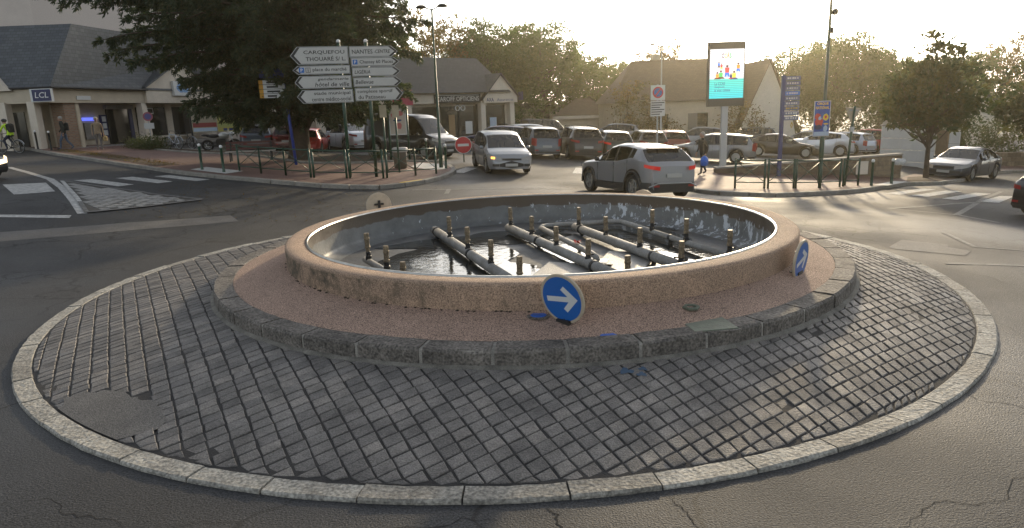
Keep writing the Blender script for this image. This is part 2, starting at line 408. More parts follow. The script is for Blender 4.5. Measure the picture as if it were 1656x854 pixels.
RK = [(5.9, 26.5), (5.75, 24), (5.85, 22.1), (6.5, 20.95), (8, 21.05), (9.25, 22), (11.3, 23.05), (12.6, 24.0), (13.6, 25), (14.9, 26.1), (15.7, 26.75)]
pvR = empty('pavement'); pvR['kind'] = 'structure'
sheet('footway', inset(RK, .1)+[(17.3, 27.5), (19.3, 29), (18.6, 31.2), (16.4, 28.45), (8.7, 28.4), (7.3, 30), (6.2, 30)], .125, M_pave, pvR)
kerb_row(RK, pvR); kerb_row([(15.7, 26.75), (17.3, 27.35), (19.4, 29.1), (20.6, 30.6)], pvR)
sheet('tree_bed', [(15.8, 27.0), (17.3, 27.55), (19.2, 29.1), (18.9, 30.2), (17, 29)], .145, M_soil, pvR)
sheet('tactile_slab', [(13.5, 25.15), (15.3, 27.0), (15.75, 26.85), (13.95, 25.0)], .134, M_tact, pvR)
sheet('kerb_mark', [(-3.85, 22.75), (-3.2, 23.55), (-3.3, 23.62), (-3.95, 22.82)], .138, M_yel, pvL)
RK2 = [(23.5, 33.6), (26, 35.2), (30, 36), (46, 37)]
pvE = empty('pavement'); pvE['kind'] = 'structure'
sheet('footway', inset(RK2, .1)+[(46, 42), (24, 40)], .125, M_pave, pvE); kerb_row(RK2, pvE)

# ================================================================ THE ROUNDABOUT
ringR, ringW = 6.6, .19
rb = empty('roundabout', (RC[0], RC[1], 0)); rb['kind'] = 'structure'
def apron_z(x, y):
    rr = math.hypot(x-RC[0], y-RC[1]); rk = math.hypot(x-KC[0], y-KC[1])
    a = max(0, ringR-ringW-rr); c = max(0, rk-4.77)
    t = a/max(1e-6, a+c)
    return .035+.225*(t**.92)
NST = 60; span = 2*math.pi/NST
def ring_stone(ro, ri, z0, z1, ang, bev=.012, batter=0., seed=0):
    q = random.Random(seed); b = MB(); k = 5; vs = []; fs = []
    prof = [(ro, z0), (ro-batter*.8, z1-bev*1.5), (ro-bev-batter, z1), (ri+bev, z1), (ri, z1-bev), (ri, z0)]
    for i in range(k+1):
        a = -ang/2+ang*i/k
        for j, (r, z) in enumerate(prof):
            jr = q.uniform(-.006, .006) if j in (1, 2, 3) else 0
            vs.append(((r+jr)*math.cos(a), (r+jr)*math.sin(a), z+(q.uniform(-.004, .004) if j in (1, 2, 3) else 0)))
    m = len(prof)
    for i in range(k):
        for j in range(m-1): fs.append((i*m+j, i*m+j+1, (i+1)*m+j+1, (i+1)*m+j))
    fs.append(tuple(range(m))); fs.append(tuple(reversed(range(k*m, k*m+m))))
    b.add(vs, fs); return b
angs = [span*f for f in (.82, .95, 1.08, 1.2)]
stones = {}
a = 0; k = 0; rq = random.Random(3)
while a < 2*math.pi-.04:
    v = rq.randrange(4); wa = min(angs[v], 2*math.pi-a)
    key = (v, rq.randrange(3)) if wa == angs[v] else ('last', 0)
    if key not in stones:
        stones[key] = fixn(ring_stone(ringR, ringR-ringW, -.2, .034, wa-.0022, seed=hash(key) % 97 if False else k).build('ring_stone', M_gran if key[1] else M_gran2, rb)).data
        o = rb.children[-1]
    else:
        o = link(bpy.data.objects.new('ring_stone', stones[key]), rb)
    o.rotation_euler = (0, 0, a+wa/2); o.location.z = rq.uniform(-.008, .008)
    a += wa; k += 1
# joint filler under ring and apron
b = MB(); na = 120; rings = 10
for i in range(rings+1):
    for k in range(na):
        a = 2*math.pi*k/na
        po = Vector((RC[0]+(ringR-.02)*math.cos(a), RC[1]+(ringR-.02)*math.sin(a))); pi_ = Vector((KC[0]+4.6*math.cos(a), KC[1]+4.6*math.sin(a)))
        p = po.lerp(pi_, i/rings); b.v.append((p.x-RC[0], p.y-RC[1], (apron_z(p.x, p.y)-.010 if i else .0)))
for i in range(rings):
    for k in range(na): b.f.append((i*na+k, i*na+(k+1) % na, (i+1)*na+(k+1) % na, (i+1)*na+k)); b.m.append(0)
fixn(b.build('mortar_bed', M_joint, rb, shade=True))
# asphalt patch among the pavers
def inpatch(x, y):
    dx, dy = x+3.83, y-5.62; c, s = math.cos(.55), math.sin(.55); u = dx*c-dy*s; v_ = dx*s+dy*c
    return (u/.66)**2+(v_/.34)**2 < 1+.25*math.sin(5*math.atan2(v_, u))*.6
wears = [(.45, 4.33, .30, .11), (.85, 4.42, .18, .09), (-2.6, 4.95, .42, .16), (-1.75, 4.62, .3, .12), (1.15, 5.98, .16, .09), (-4.9, 6.4, .3, .14), (.05, 5.72, .25, .08), (3.0, 6.72, .2, .1), (4.6, 7.4, .12, .2), (2.2, 5.3, .1, .07)]
def worn(x, y): return any(((x-cx)/ax)**2+((y-cy)/ay)**2 < 1 for cx, cy, ax, ay in wears)
Aa = R(34.5); A = Vector((math.cos(Aa), math.sin(Aa))); Bp = Vector((math.sin(Aa), -math.cos(Aa)))
WA, WB = .172, .138; O0 = Vector((0, 6))
def gridpt(c, t):
    aa = c*WA; sh = interp([(-8, R(4)), (-3, R(4)), (0, R(9)), (2, R(17)), (4.5, R(30)), (9, R(30))], aa)
    tt = t*WB
    p = O0+A*(aa-math.tan(sh)*tt)+Bp*tt
    return p
def clampr(p):
    d = p-Vector(RC); r1 = ringR-ringW-.012
    if d.length > r1: p = Vector(RC)+d.normalized()*r1
    d = p-Vector(KC)
    if d.length < 4.79: p = Vector(KC)+d.normalized()*4.79
    return p
def qarea(q): return abs(sum(q[i].x*q[(i+1) % 4].y-q[(i+1) % 4].x*q[i].y for i in range(4)))/2
def okpt(p): return (p-Vector(RC)).length < ringR-ringW and (p-Vector(KC)).length > 4.79
cells = []
pq = random.Random(11)
for c in range(-90, 91):
    for t in range(-115, 75):
        q = [gridpt(c, t), gridpt(c+1, t), gridpt(c+1, t+1), gridpt(c, t+1)]
        m_ = (q[0]+q[2])/2
        if not any(okpt(p) for p in q): continue
        if (m_-O0).length > 16: continue
        if inpatch(m_.x, m_.y): continue
        q = [clampr(p) for p in q]
        if qarea(q) < .25*WA*WB: continue
        m_ = (q[0]+q[1]+q[2]+q[3])/4
        dead = worn(m_.x, m_.y)
        cells.append((m_.length, q, m_, dead))
cells.sort(key=lambda e: e[0])
def paver(b, q, m_, dead, org):
    mi = pq.choice((0, 0, 0, 1, 1, 2))
    g = pq.uniform(.009, .017); dz = pq.uniform(-.003, .003)-(.007 if dead else 0); tx, ty = pq.uniform(-.013, .013), pq.uniform(-.013, .013)
    L0 = []; L1 = []; L2 = []
    for i in range(4):
        p = q[i]; e = (m_-p); l = max(1e-6, e.length); j = Vector((pq.uniform(-.006, .006), pq.uniform(-.006, .006)))
        pa = p+e/l*min(g, l*.3)+j; pb = p+e/l*min(g+.010, l*.45)+j
        za = apron_z(p.x, p.y)+dz+tx*(p.x-m_.x)+ty*(p.y-m_.y)
        L0.append((pa.x-org[0], pa.y-org[1], za-.03)); L1.append((pa.x-org[0], pa.y-org[1], za-.005)); L2.append((pb.x-org[0], pb.y-org[1], za))
    # split the corners once so that a paver is not a sharp quad
    fs = [(8, 9, 10, 11)]+[(i, (i+1) % 4, 4+(i+1) % 4, 4+i) for i in range(4)]+[(4+i, 4+(i+1) % 4, 8+(i+1) % 4, 8+i) for i in range(4)]
    b.add(L0+L1+L2, fs, mi)
rest = MB(); cnt = 0
for e in cells:
    if cnt < 300 and not e[3] and qarea(e[1]) > .5*WA*WB:
        bb = MB(); paver(bb, e[1], e[2], e[3], RC); fixn(bb.build('paver', [M_paver, M_pav2, M_pav3], rb)); cnt += 1
    else: paver(rest, e[1], e[2], e[3], RC)
o = fixn(rest.build('far_pavers', [M_paver, M_pav2, M_pav3], rb)); o['kind'] = 'stuff'
# patch of asphalt flush with the pavers
pp = []
for k in range(64):
    a = 2*math.pi*k/64; r_ = 1+.1*math.sin(3*a)+.06*math.sin(7*a)+.05*math.sin(17*a)+.04*math.sin(29*a+1); u, v_ = .70*r_*math.cos(a), .37*r_*math.sin(a); c, s = math.cos(-.55), math.sin(-.55)
    p = clampr(Vector((-3.83+u*c-v_*s, 5.62+u*s+v_*c))); pp.append((p.x, p.y))
o = sheet('asphalt_repair', pp, .004, M_asph2, None, .25, zf=apron_z); o.parent = rb; o.location = (-RC[0], -RC[1], 0)

# raised island: dark granite kerb stones and washed aggregate
ki = empty('raised_island', (KC[0], KC[1], 0)); ki['kind'] = 'structure'
NK = 42; spk = 2*math.pi/NK; ks = {}
M_mort = mat('mortar_pale', (.30, .28, .245), .9, var=.3, vscale=6, fine=.3)
for k in range(NK):
    v = rq.randrange(4)
    if v not in ks:
        ks[v] = fixn(ring_stone(4.77, 4.49, .12, .435, spk-.0085, bev=.02, batter=.012, seed=50+v).build('kerb_stone', M_grand, ki)).data; o = ki.children[-1]
    else: o = link(bpy.data.objects.new('kerb_stone', ks[v]), ki)
    o.rotation_euler = (0, 0, spk*k+.05); o.location.z = rq.uniform(-.006, .006)
b = MB(); b.lathe([(4.752, .1), (4.748, .418), (4.50, .422)], 168); fixn(b.build('mortar_joints', M_mort, ki, shade=True))
b = MB(); b.lathe([(4.82, .2), (4.81, .262), (4.76, .28)], 168); fixn(b.build('mortar_fillet', mat('mortar_dark', (.16, .15, .13), .95, var=.4, vscale=5, fine=.3), ki, shade=True))
b = MB(); na, nr = 160, 8
fx, fy = FC[0]-KC[0], FC[1]-KC[1]
for i in range(nr+1):
    for k in range(na):
        a = 2*math.pi*k/na; po = Vector((4.50*math.cos(a), 4.50*math.sin(a))); pi_ = Vector((fx+3.85*math.cos(a), fy+3.85*math.sin(a))); p = po.lerp(pi_, i/nr)
        b.v.append((p.x, p.y, .428+.135*(i/nr)+rnd.uniform(-.002, .002)))
for i in range(nr):
    for k in range(na): b.f.append((i*na+k, i*na+(k+1) % na, (i+1)*na+(k+1) % na, (i+1)*na+k)); b.m.append(0)
fixn(b.build('aggregate_bed', M_aggr, ki, shade=True))
def bed_z(x, y):
    rk = math.hypot(x-KC[0], y-KC[1]); rf = math.hypot(x-FC[0], y-FC[1]); a = max(0, 4.5-rk); c = max(0, rf-3.85)
    return .428+.135*a/max(1e-6, a+c)

# ================================================================ THE FOUNTAIN
ft = thing('fountain', 'drained round fountain with pinkish concrete rim on the roundabout', 'fountain', (FC[0], FC[1], 0))
M_wall = mat('pink_concrete', (.42, .285, .195), .85, c2=(.29, .205, .145), vscale=1.8, fine=.55, fscale=70, bump=.7, bscale=75)
t = M_wall.node_tree; bs = t.nodes['Principled BSDF']     # dark algae streaks low on the wall's left
geo = t.nodes.new('ShaderNodeNewGeometry'); mp = t.nodes.new('ShaderNodeMapping'); mp.inputs['Scale'].default_value = (2.6, 2.6, 2.2)
nz = t.nodes.new('ShaderNodeTexNoise'); nz.inputs['Scale'].default_value = 1.6; nz.inputs['Detail'].default_value = 7; nz.inputs['Roughness'].default_value = .7
t.links.new(geo.outputs['Position'], mp.inputs[0]); t.links.new(mp.outputs[0], nz.inputs['Vector'])
sx = t.nodes.new('ShaderNodeSeparateXYZ'); t.links.new(geo.outputs['Position'], sx.inputs[0])
mr = t.nodes.new('ShaderNodeMapRange'); mr.inputs['From Min'].default_value = .8; mr.inputs['From Max'].default_value = -3.; mr.inputs['To Min'].default_value = -.12; mr.inputs['To Max'].default_value = .10
t.links.new(sx.outputs['X'], mr.inputs['Value'])
ad = t.nodes.new('ShaderNodeMath'); ad.operation = 'ADD'; t.links.new(nz.outputs['Fac'], ad.inputs[0]); t.links.new(mr.outputs[0], ad.inputs[1])
m2 = t.nodes.new('ShaderNodeMapRange'); m2.inputs['From Min'].default_value = .50; m2.inputs['From Max'].default_value = .70; t.links.new(ad.outputs[0], m2.inputs['Value'])
sz = t.nodes.new('ShaderNodeMapRange'); sz.inputs['From Min'].default_value = .845; sz.inputs['From Max'].default_value = .80; t.links.new(sx.outputs['Z'], sz.inputs['Value'])
mu = t.nodes.new('ShaderNodeMath'); mu.operation = 'MULTIPLY'; t.links.new(m2.outputs[0], mu.inputs[0]); t.links.new(sz.outputs[0], mu.inputs[1])
mx = t.nodes.new('ShaderNodeMixRGB'); mx.inputs[2].default_value = (.085, .070, .048, 1)
src = bs.inputs['Base Color'].links[0].from_socket; t.links.new(mu.outputs[0], mx.inputs[0]); t.links.new(src, mx.inputs[1]); t.links.new(mx.outputs[0], bs.inputs['Base Color'])
b = MB(); b.lathe([(3.89, .42), (3.90, .80), (3.893, .835), (3.87, .852), (3.80, .856), (3.62, .850), (3.60, .84)], 192); fixn(b.build('rim_wall', M_wall, ft, shade=True))
M_moss = mat('moss_dirt', (.035, .026, .016), .95, var=.5, vscale=12, bump=1, bscale=30)
b = MB(); mq = random.Random(5)
for k in range(260):
    a = mq.uniform(0, 2*math.pi); r_ = 3.9+abs(mq.gauss(0, .012)); s = mq.uniform(.005, .014)*(1.5 if math.cos(a) < 0 else .7)
    b.ball((r_*math.cos(a), r_*math.sin(a), bed_z(FC[0]+r_*math.cos(a), FC[1]+r_*math.sin(a))+.002), s, 6, 0, (1, 1, .4))
o = b.build('moss_line', M_moss, ft, shade=True); o['kind'] = 'stuff'
M_lip = mat('steel_lip', (.55, .54, .50), .28, metal=.9, var=.2, vscale=6)
b = MB(); b.lathe([(3.605, .842), (3.603, .862), (3.575, .864), (3.572, .80)], 192); fixn(b.build('steel_lip', M_lip, ft, shade=True))
# basin lining: brown dried band above, grey paint below with flakes
M_lin = mat('basin_lining', (.135, .14, .138), .55, var=.25, vscale=3, bump=.2, bscale=20, rvar=.12)
t = M_lin.node_tree; bs = t.nodes['Principled BSDF']
geo = t.nodes.new('ShaderNodeNewGeometry'); sx = t.nodes.new('ShaderNodeSeparateXYZ'); t.links.new(geo.outputs['Position'], sx.inputs[0])
nz = t.nodes.new('ShaderNodeTexNoise'); nz.inputs['Scale'].default_value = 2.2; nz.inputs['Detail'].default_value = 6; t.links.new(geo.outputs['Position'], nz.inputs['Vector'])
ad = t.nodes.new('ShaderNodeMath'); ad.operation = 'MULTIPLY_ADD'; ad.inputs[1].default_value = .22; t.links.new(nz.outputs['Fac'], ad.inputs[0]); t.links.new(sx.outputs['Z'], ad.inputs[2])
m1 = t.nodes.new('ShaderNodeMapRange'); m1.inputs['From Min'].default_value = .745; m1.inputs['From Max'].default_value = .765; t.links.new(ad.outputs[0], m1.inputs['Value'])
mx = t.nodes.new('ShaderNodeMixRGB'); mx.inputs[2].default_value = (.075, .055, .038, 1)
src = bs.inputs['Base Color'].links[0].from_socket; t.links.new(m1.outputs[0], mx.inputs[0]); t.links.new(src, mx.inputs[1])
mp = t.nodes.new('ShaderNodeMapping'); mp.inputs['Scale'].default_value = (4.5, 4.5, 2.0); t.links.new(geo.outputs['Position'], mp.inputs[0])
n2 = t.nodes.new('ShaderNodeTexNoise'); n2.inputs['Scale'].default_value = 1.5; n2.inputs['Detail'].default_value = 8; n2.inputs['Roughness'].default_value = .72; t.links.new(mp.outputs[0], n2.inputs['Vector'])
# more flakes towards the right
mr = t.nodes.new('ShaderNodeMapRange'); mr.inputs['From Min'].default_value = -1.5; mr.inputs['From Max'].default_value = 3; mr.inputs['To Min'].default_value = -.07; mr.inputs['To Max'].default_value = .03; t.links.new(sx.outputs['X'], mr.inputs['Value'])
a2 = t.nodes.new('ShaderNodeMath'); a2.operation = 'ADD'; t.links.new(n2.outputs['Fac'], a2.inputs[0]); t.links.new(mr.outputs[0], a2.inputs[1])
m3 = t.nodes.new('ShaderNodeMapRange'); m3.inputs['From Min'].default_value = .565; m3.inputs['From Max'].default_value = .585; t.links.new(a2.outputs[0], m3.inputs['Value'])
zz = t.nodes.new('ShaderNodeMapRange'); zz.inputs['From Min'].default_value = .70; zz.inputs['From Max'].default_value = .66; t.links.new(sx.outputs['Z'], zz.inputs['Value'])
mm = t.nodes.new('ShaderNodeMath'); mm.operation = 'MULTIPLY'; t.links.new(m3.outputs[0], mm.inputs[0]); t.links.new(zz.outputs[0], mm.inputs[1])
mw = t.nodes.new('ShaderNodeMixRGB'); mw.inputs[2].default_value = (.50, .53, .56, 1); t.links.new(mm.outputs[0], mw.inputs[0]); t.links.new(mx.outputs[0], mw.inputs[1]); t.links.new(mw.outputs[0], bs.inputs['Base Color'])
b = MB(); b.lathe([(3.566, .845), (3.56, .42), (3.52, .36), (3.38, .318), (3.30, .305)], 160); o = b.build('basin_lining', M_lin, ft, shade=True)
M_floor = mat('basin_floor', (.10, .104, .106), .6, c2=(.045, .047, .049), vscale=1.4, fine=.2, fscale=30, bump=.3, bscale=14, rvar=.2)
b = MB(); b.lathe([(3.32, .304), (.001, .300)], 96); b.build('basin_floor', M_floor, ft, shade=True)
# shallow water left in the basin
M_water = mat('shallow_water', (.028, .030, .030), .04, bump=.25, bscale=7, spec=.7)
wq = random.Random(9)
def puddle(cx, cy, rx, ry, rot, sd):
    q = random.Random(sd); ph = [q.uniform(0, 6.28) for _ in range(5)]; P = []
    for k in range(48):
        a = 2*math.pi*k/48; r_ = 1+.16*math.sin(2*a+ph[0])+.12*math.sin(3*a+ph[1])+.08*math.sin(7*a+ph[2])+.05*math.sin(11*a+ph[3])
        u, v_ = rx*r_*math.cos(a), ry*r_*math.sin(a); x, y = cx+u*math.cos(rot)-v_*math.sin(rot), cy+u*math.sin(rot)+v_*math.cos(rot)
        d = math.hypot(x, y)
        if d > 3.3: x, y = x*3.3/d, y*3.3/d
        P.append((x, y))
    return P
for i, a in enumerate([(-1.5, -.6, 1.5, 1.6, .3), (-.9, 1.6, 1.5, .7, .2), (.45, .2, .35, 1.8, .33), (2.1, .5, .7, 1.5, .3), (-.6, -1.7, 1.0, .7, 0), (1.6, 2.1, 1.1, .5, -.3)]):
    b = MB(); P = puddle(*a, 20+i); b.add([(0, 0, .312)] if False else [(x, y, .312+.0015*i) for x, y in P], [tuple(range(len(P)))]); b.build('water_puddle', M_water, ft)
# floor plates
M_plate = mat('perforated_plate', (.20, .20, .195), .5, metal=.3, var=.12, vscale=20, bump=.6, bscale=55)
for (x, y, sx_, sy_, rz_) in ((.42, -1.35, 1.0, 1.1, -.34), (1.25, -.85, .75, 1.5, -.34)):
    MB().bevbox((x, y, .33), (sx_, sy_, .03), .006, rz_).build('floor_plate', M_plate, ft)
M_pvc = mat('pvc_pipe', (.30, .295, .28), .6, c2=(.19, .18, .16), vscale=4, bump=.2, fine=.15, fscale=30)
M_brass = mat('brass_nozzle', (.29, .225, .145), .6, metal=.45, c2=(.11, .09, .065), vscale=30, fine=.3)
def L_(p): return (p[0]-FC[0], p[1]-FC[1], p[2])
NOZ = MB()
NOZ.lathe([(.001, .40), (.036, .40), (.039, .385), (.039, .33), (.044, .325), (.044, .30), (.038, .29), (.037, .20), (.046, .19), (.046, .17), (.030, .16), (.028, .10)], 14)
noz_me = NOZ.mesh('nozzle', M_brass, False)
VAL = MB(); VAL.lathe([(.030, .12), (.038, .11), (.038, .06), (.048, .05), (.048, -.02)], 12); VAL.box((.05, 0, .085), (.07, .02, .02)); VAL.ball((.085, 0, .085), .018, 6)
val_me = VAL.mesh('valve', M_blackp)
def pipe(pts, r, nozzles, collars=()):
    e = empty('pipe_run', (0, 0, 0), 0, ft)
    b = MB(); b.tube([L_(p) for p in pts], r, 20); fixn(b.build('pipe', M_pvc, e, shade=True))
    for (p, d) in collars:
        b = MB(); dv = Vector(d).normalized()*.03; c = Vector(L_(p)); b.tube([c-dv, c+dv], r*1.14, 20); b.bbox(c.x-.03, c.x+.03, c.y-.03, c.y+.03, .305, c.z-r*.5); fixn(b.build('clamp', M_blackp, e))
    for (x, y, zt) in nozzles:
        o = link(bpy.data.objects.new('nozzle', noz_me), e); o.location = L_((x, y, zt-.40)); o.rotation_euler = (rnd.uniform(-.02, .02), rnd.uniform(-.02, .02), rnd.uniform(0, 6))
        v_ = link(bpy.data.objects.new('valve', val_me), e); v_.location = L_((x, y, max(.46, zt-.41))); v_.rotation_euler = (0, 0, rnd.uniform(0, 6))
    return e
d1 = (1.4, -3.95, 0)
pipe([(-1.60, 12.85, .42), (.12, 8.0, .42)], .078, [(-1.18, 11.66, .85), (-.79, 10.56, .84), (-.38, 9.42, .83), (.02, 8.29, .82)], [((-1.52, 12.62, .42), d1), ((-.74, 10.42, .42), d1)])
pipe([(-.15, 12.8, .42), (1.55, 8.02, .42)], .078, [(-.10, 12.67, .83), (.27, 11.62, .81), (.64, 10.58, .79), (1.03, 9.49, .78), (1.42, 8.39, .76)], [((.38, 11.3, .42), d1), ((1.1, 9.28, .42), d1)])
pipe([(1.12, 12.6, .42), (2.6, 8.1, .42)], .078, [(1.18, 12.42, .82), (1.54, 11.32, .80), (1.91, 10.19, .79), (2.28, 9.09, .78)], [((1.22, 12.3, .42), d1), ((2.05, 9.8, .42), d1)])
pipe([(-2.40, 10.31, .42), (-1.5, 8.68, .42)], .05, [(-2.31, 10.15, .87), (-1.88, 9.37, .81), (-1.55, 8.77, .70)])
pipe([(.47, 12.58, .42), (.50, 12.75, .42), (.62, 12.86, .42), (1.95, 13.05, .42), (2.06, 13.0, .42), (2.12, 12.85, .42), (3.25, 9.15, .42)], .048, [(2.43, 11.79, .82), (2.76, 10.7, .82), (3.11, 9.57, .82)], [((2.62, 11.2, .42), d1)])
pipe([(.47, 12.62, .42), (1.15, 10.15, .42), (1.20, 10.0, .40), (1.22, 9.95, .34)], .048, [])
MB().bevbox((1.23-FC[0], 9.93-FC[1], .345), (.3, .26, .02), .004, -.3).build('flange_plate', M_steel, ft)
b = MB(); lq = random.Random(2)
for k in range(7):
    c = Vector((.98+lq.uniform(-.07, .07)-FC[0], 10.75+lq.uniform(-.1, .1)-FC[1], .47+lq.uniform(0, .04))); u = Vector((lq.uniform(-1, 1), lq.uniform(-1, 1), lq.uniform(-.4, .4))).normalized()*.045; v_ = u.cross(Vector((0, .3, 1))).normalized()*.03
    b.add([c-u, c+v_, c+u, c-v_], [(0, 1, 2, 3)])
o = b.build('red_leaves', mat('red_leaf', (.55, .04, .03), .6)); tag(o, 'small clump of red leaves lying on a pipe in the fountain', 'leaves'); o.location = (FC[0], FC[1], 0)

# small things on the aggregate
M_hatch = mat('hatch_green', (.13, .15, .11), .6, var=.2, vscale=8, bump=.5, bscale=50)
hp = thing('access_hatch', 'square grey green access hatch set in the pink aggregate bed', 'hatch', (1.92, 6.47, bed_z(1.92, 6.47)), .15)
MB().bevbox((0, 0, .004), (.46, .36, .02), .004).build('cover', M_hatch, hp); MB().bevbox((0, 0, -.004), (.50, .40, .014), .003).build('frame', M_grand, hp)
rg = MB(); rg.lathe([(.06, .0), (.09, .0), (.095, .02), (.085, .03), (.06, .027), (.055, -.01)], 6); fixn(rg.build('socket_ring', M_hatch)); o = bpy.data.objects['socket_ring']
o.location = (1.83, 6.83, bed_z(1.83, 6.83)); tag(o, 'small grey ring socket beside the access hatch', 'socket')
M_bluep = mat('blue_cap', (.015, .10, .42), .45, var=.35, vscale=25)
for (x, y, lb) in ((.20, 6.68, 'blue round cap left of the front arrow sign by the wall'), (.87, 6.25, 'blue round cap in the aggregate right of the front arrow sign')):
    e = thing('ground_cap', lb, 'ground cap', (x, y, bed_z(x, y)), 0, 'blue caps in the aggregate')
    b = MB(); b.lathe([(.001, .008), (.07, .010), (.085, .004), (.09, -.01)], 18); b.build('cap', M_bluep, e, shade=True)
    b = MB(); b.lathe([(.085, .003), (.12, .002), (.122, -.01)], 18); b.build('rim', M_grand, e)
b = MB()
for (x, y, r_) in ((.97, 5.80, .05), (1.10, 5.74, .035), (1.13, 5.84, .03)):
    P = []
    for k in range(14): a = 2*math.pi*k/14; q = r_*(1+.3*math.sin(3*a+x*9)+.2*math.sin(5*a)); P.append((x+q*math.cos(a)*1.3, y+q*math.sin(a)))
    b.add([(px, py, apron_z(px, py)+.004) for px, py in P], [tuple(range(14))])
o = b.build('paint_splash', mat('blue_spray', (.045, .085, .14), .7)); tag(o, 'faded blue spray paint splashed on pavers below the kerb', 'paint mark')

# arrow signs around the fountain
M_blue = mat('sign_blue', (.008, .115, .42), .35); M_sw = mat('sign_white', (.62, .63, .62), .4); M_alu = mat('sign_back', (.46, .39, .29), .55, metal=.0, var=.15, vscale=6)
def arrow_sign(x, y, z, yaw, tiltb, label, dia=.55, lift=.06, arot=0.):
    e = thing('arrow_sign', label, 'road sign', (x, y, z), yaw, 'arrow signs round the fountain')
    T = Matrix.Rotation(tiltb, 4, 'X'); c = Vector((0, 0, lift+dia/2)); r = dia/2
    M = Matrix.Translation(c) @ T @ Matrix.Rotation(R(90), 4, 'X')     # local disc facing -Y
    b = MB(); b.lathe([(.001, -.02), (r-.01, -.02), (r, -.012), (r, .008), (r-.012, .012), (r-.03, .0112)], 40, (0, 0, 0), M); fixn(b.build('rim', M_alu, e, shade=False))
    b = MB(); b.lathe([(.001, .010), (r-.012, .010)], 40, (0, 0, 0), M); b.build('border', M_sw, e)
    b = MB(); b.lathe([(.001, .0125), (r-.03, .0125)], 40, (0, 0, 0), M); b.build('face', M_blue, e)
    q = .55*r; h = .09*r*1.15
    ar = [(-q*1.25, -h), (q*.55, -h), (q*.05, -q*.62-h*.4), (q*.32, -q*.95), (q*1.35, 0), (q*.32, q*.95), (q*.05, q*.62+h*.4), (q*.55, h), (-q*1.25, h)]
    b = MB(); b.prism(ar, .0132, .0142, M @ Matrix.Rotation(arot, 4, 'Z')); fixn(b.build('arrow', M_sw, e))
    b = MB(); b.tube([(0, .05, -.05), (0, .05, lift+dia*.7)], .03, 8); b.box((0, .035, lift+dia*.55), (.2, .03, .04)); b.box((0, .05, 0.01), (.16, .12, .05)); fixn(b.build('bracket', M_blackp, e))
    return e
arrow_sign(.44, 6.50, bed_z(.44, 6.5), R(-41), R(9), 'round blue arrow sign leaning before the front of the fountain', arot=R(5), lift=-.01, dia=.54)
arrow_sign(3.52, 8.10, bed_z(3.52, 8.1), R(50), R(5), 'round blue arrow sign seen edge on at the right of fountain', arot=R(15), lift=-.08, dia=.52)
arrow_sign(-2.95, 14.35, bed_z(-2.95, 14.35), R(205), R(4), 'grey back of an arrow sign behind the left rim of the fountain', lift=.04)
arrow_sign(2.75, 14.35, bed_z(2.75, 14.35)-.12, R(150), R(4), 'grey back of an arrow sign behind the rim near the grey crossover', lift=.0)

# ================================================================ STREET FURNITURE
TXT = {}
def text_mesh(s, sh=0., bold=0.):
    key = (s, sh, bold)
    if key in TXT: return TXT[key]
    cu = bpy.data.curves.new('t', 'FONT'); cu.body = s; cu.size = 1; cu.shear = sh; cu.offset = bold; cu.resolution_u = 2
    ob = bpy.data.objects.new('t', cu); col.objects.link(ob); bpy.context.view_layer.update()
    me = bpy.data.meshes.new_from_object(ob.evaluated_get(bpy.context.evaluated_depsgraph_get()))
    bpy.data.objects.remove(ob); bpy.data.curves.remove(cu)
    xs = [v.co.x for v in me.vertices]; ys = [v.co.y for v in me.vertices]
    TXT[key] = (me, min(xs), max(xs), min(ys), max(ys)); return TXT[key]
def text(s, parent, x0, x1, z0, z1, y, m, name='lettering', M=None, sh=0., bold=0.):
    # text in the local XZ plane facing -Y, filling x0..x1 and z0..z1
    src, a0, a1, b0, b1 = text_mesh(s, sh, bold)
    me = src.copy(); me.name = name
    for v in me.vertices:
        v.co = Vector((x0+(v.co.x-a0)/(a1-a0)*(x1-x0), y, z0+(v.co.y-b0)/(b1-b0)*(z1-z0)))
        if M is not None: v.co = M @ v.co
    me.materials.clear(); me.materials.append(m)
    o = link(bpy.data.objects.new(name, me), parent)
    if len(s) > 1: o['kind'] = 'stuff'
    return o
def gz(x, y, off=.125): return (x, y, terr(x, y)+off)
M_blk = mat('sign_black', (.012, .012, .012), .5)
M_face = mat('sign_face', (.46, .455, .43), .45, var=.06, vscale=3)
M_red = mat('sign_red', (.50, .02, .03), .4)

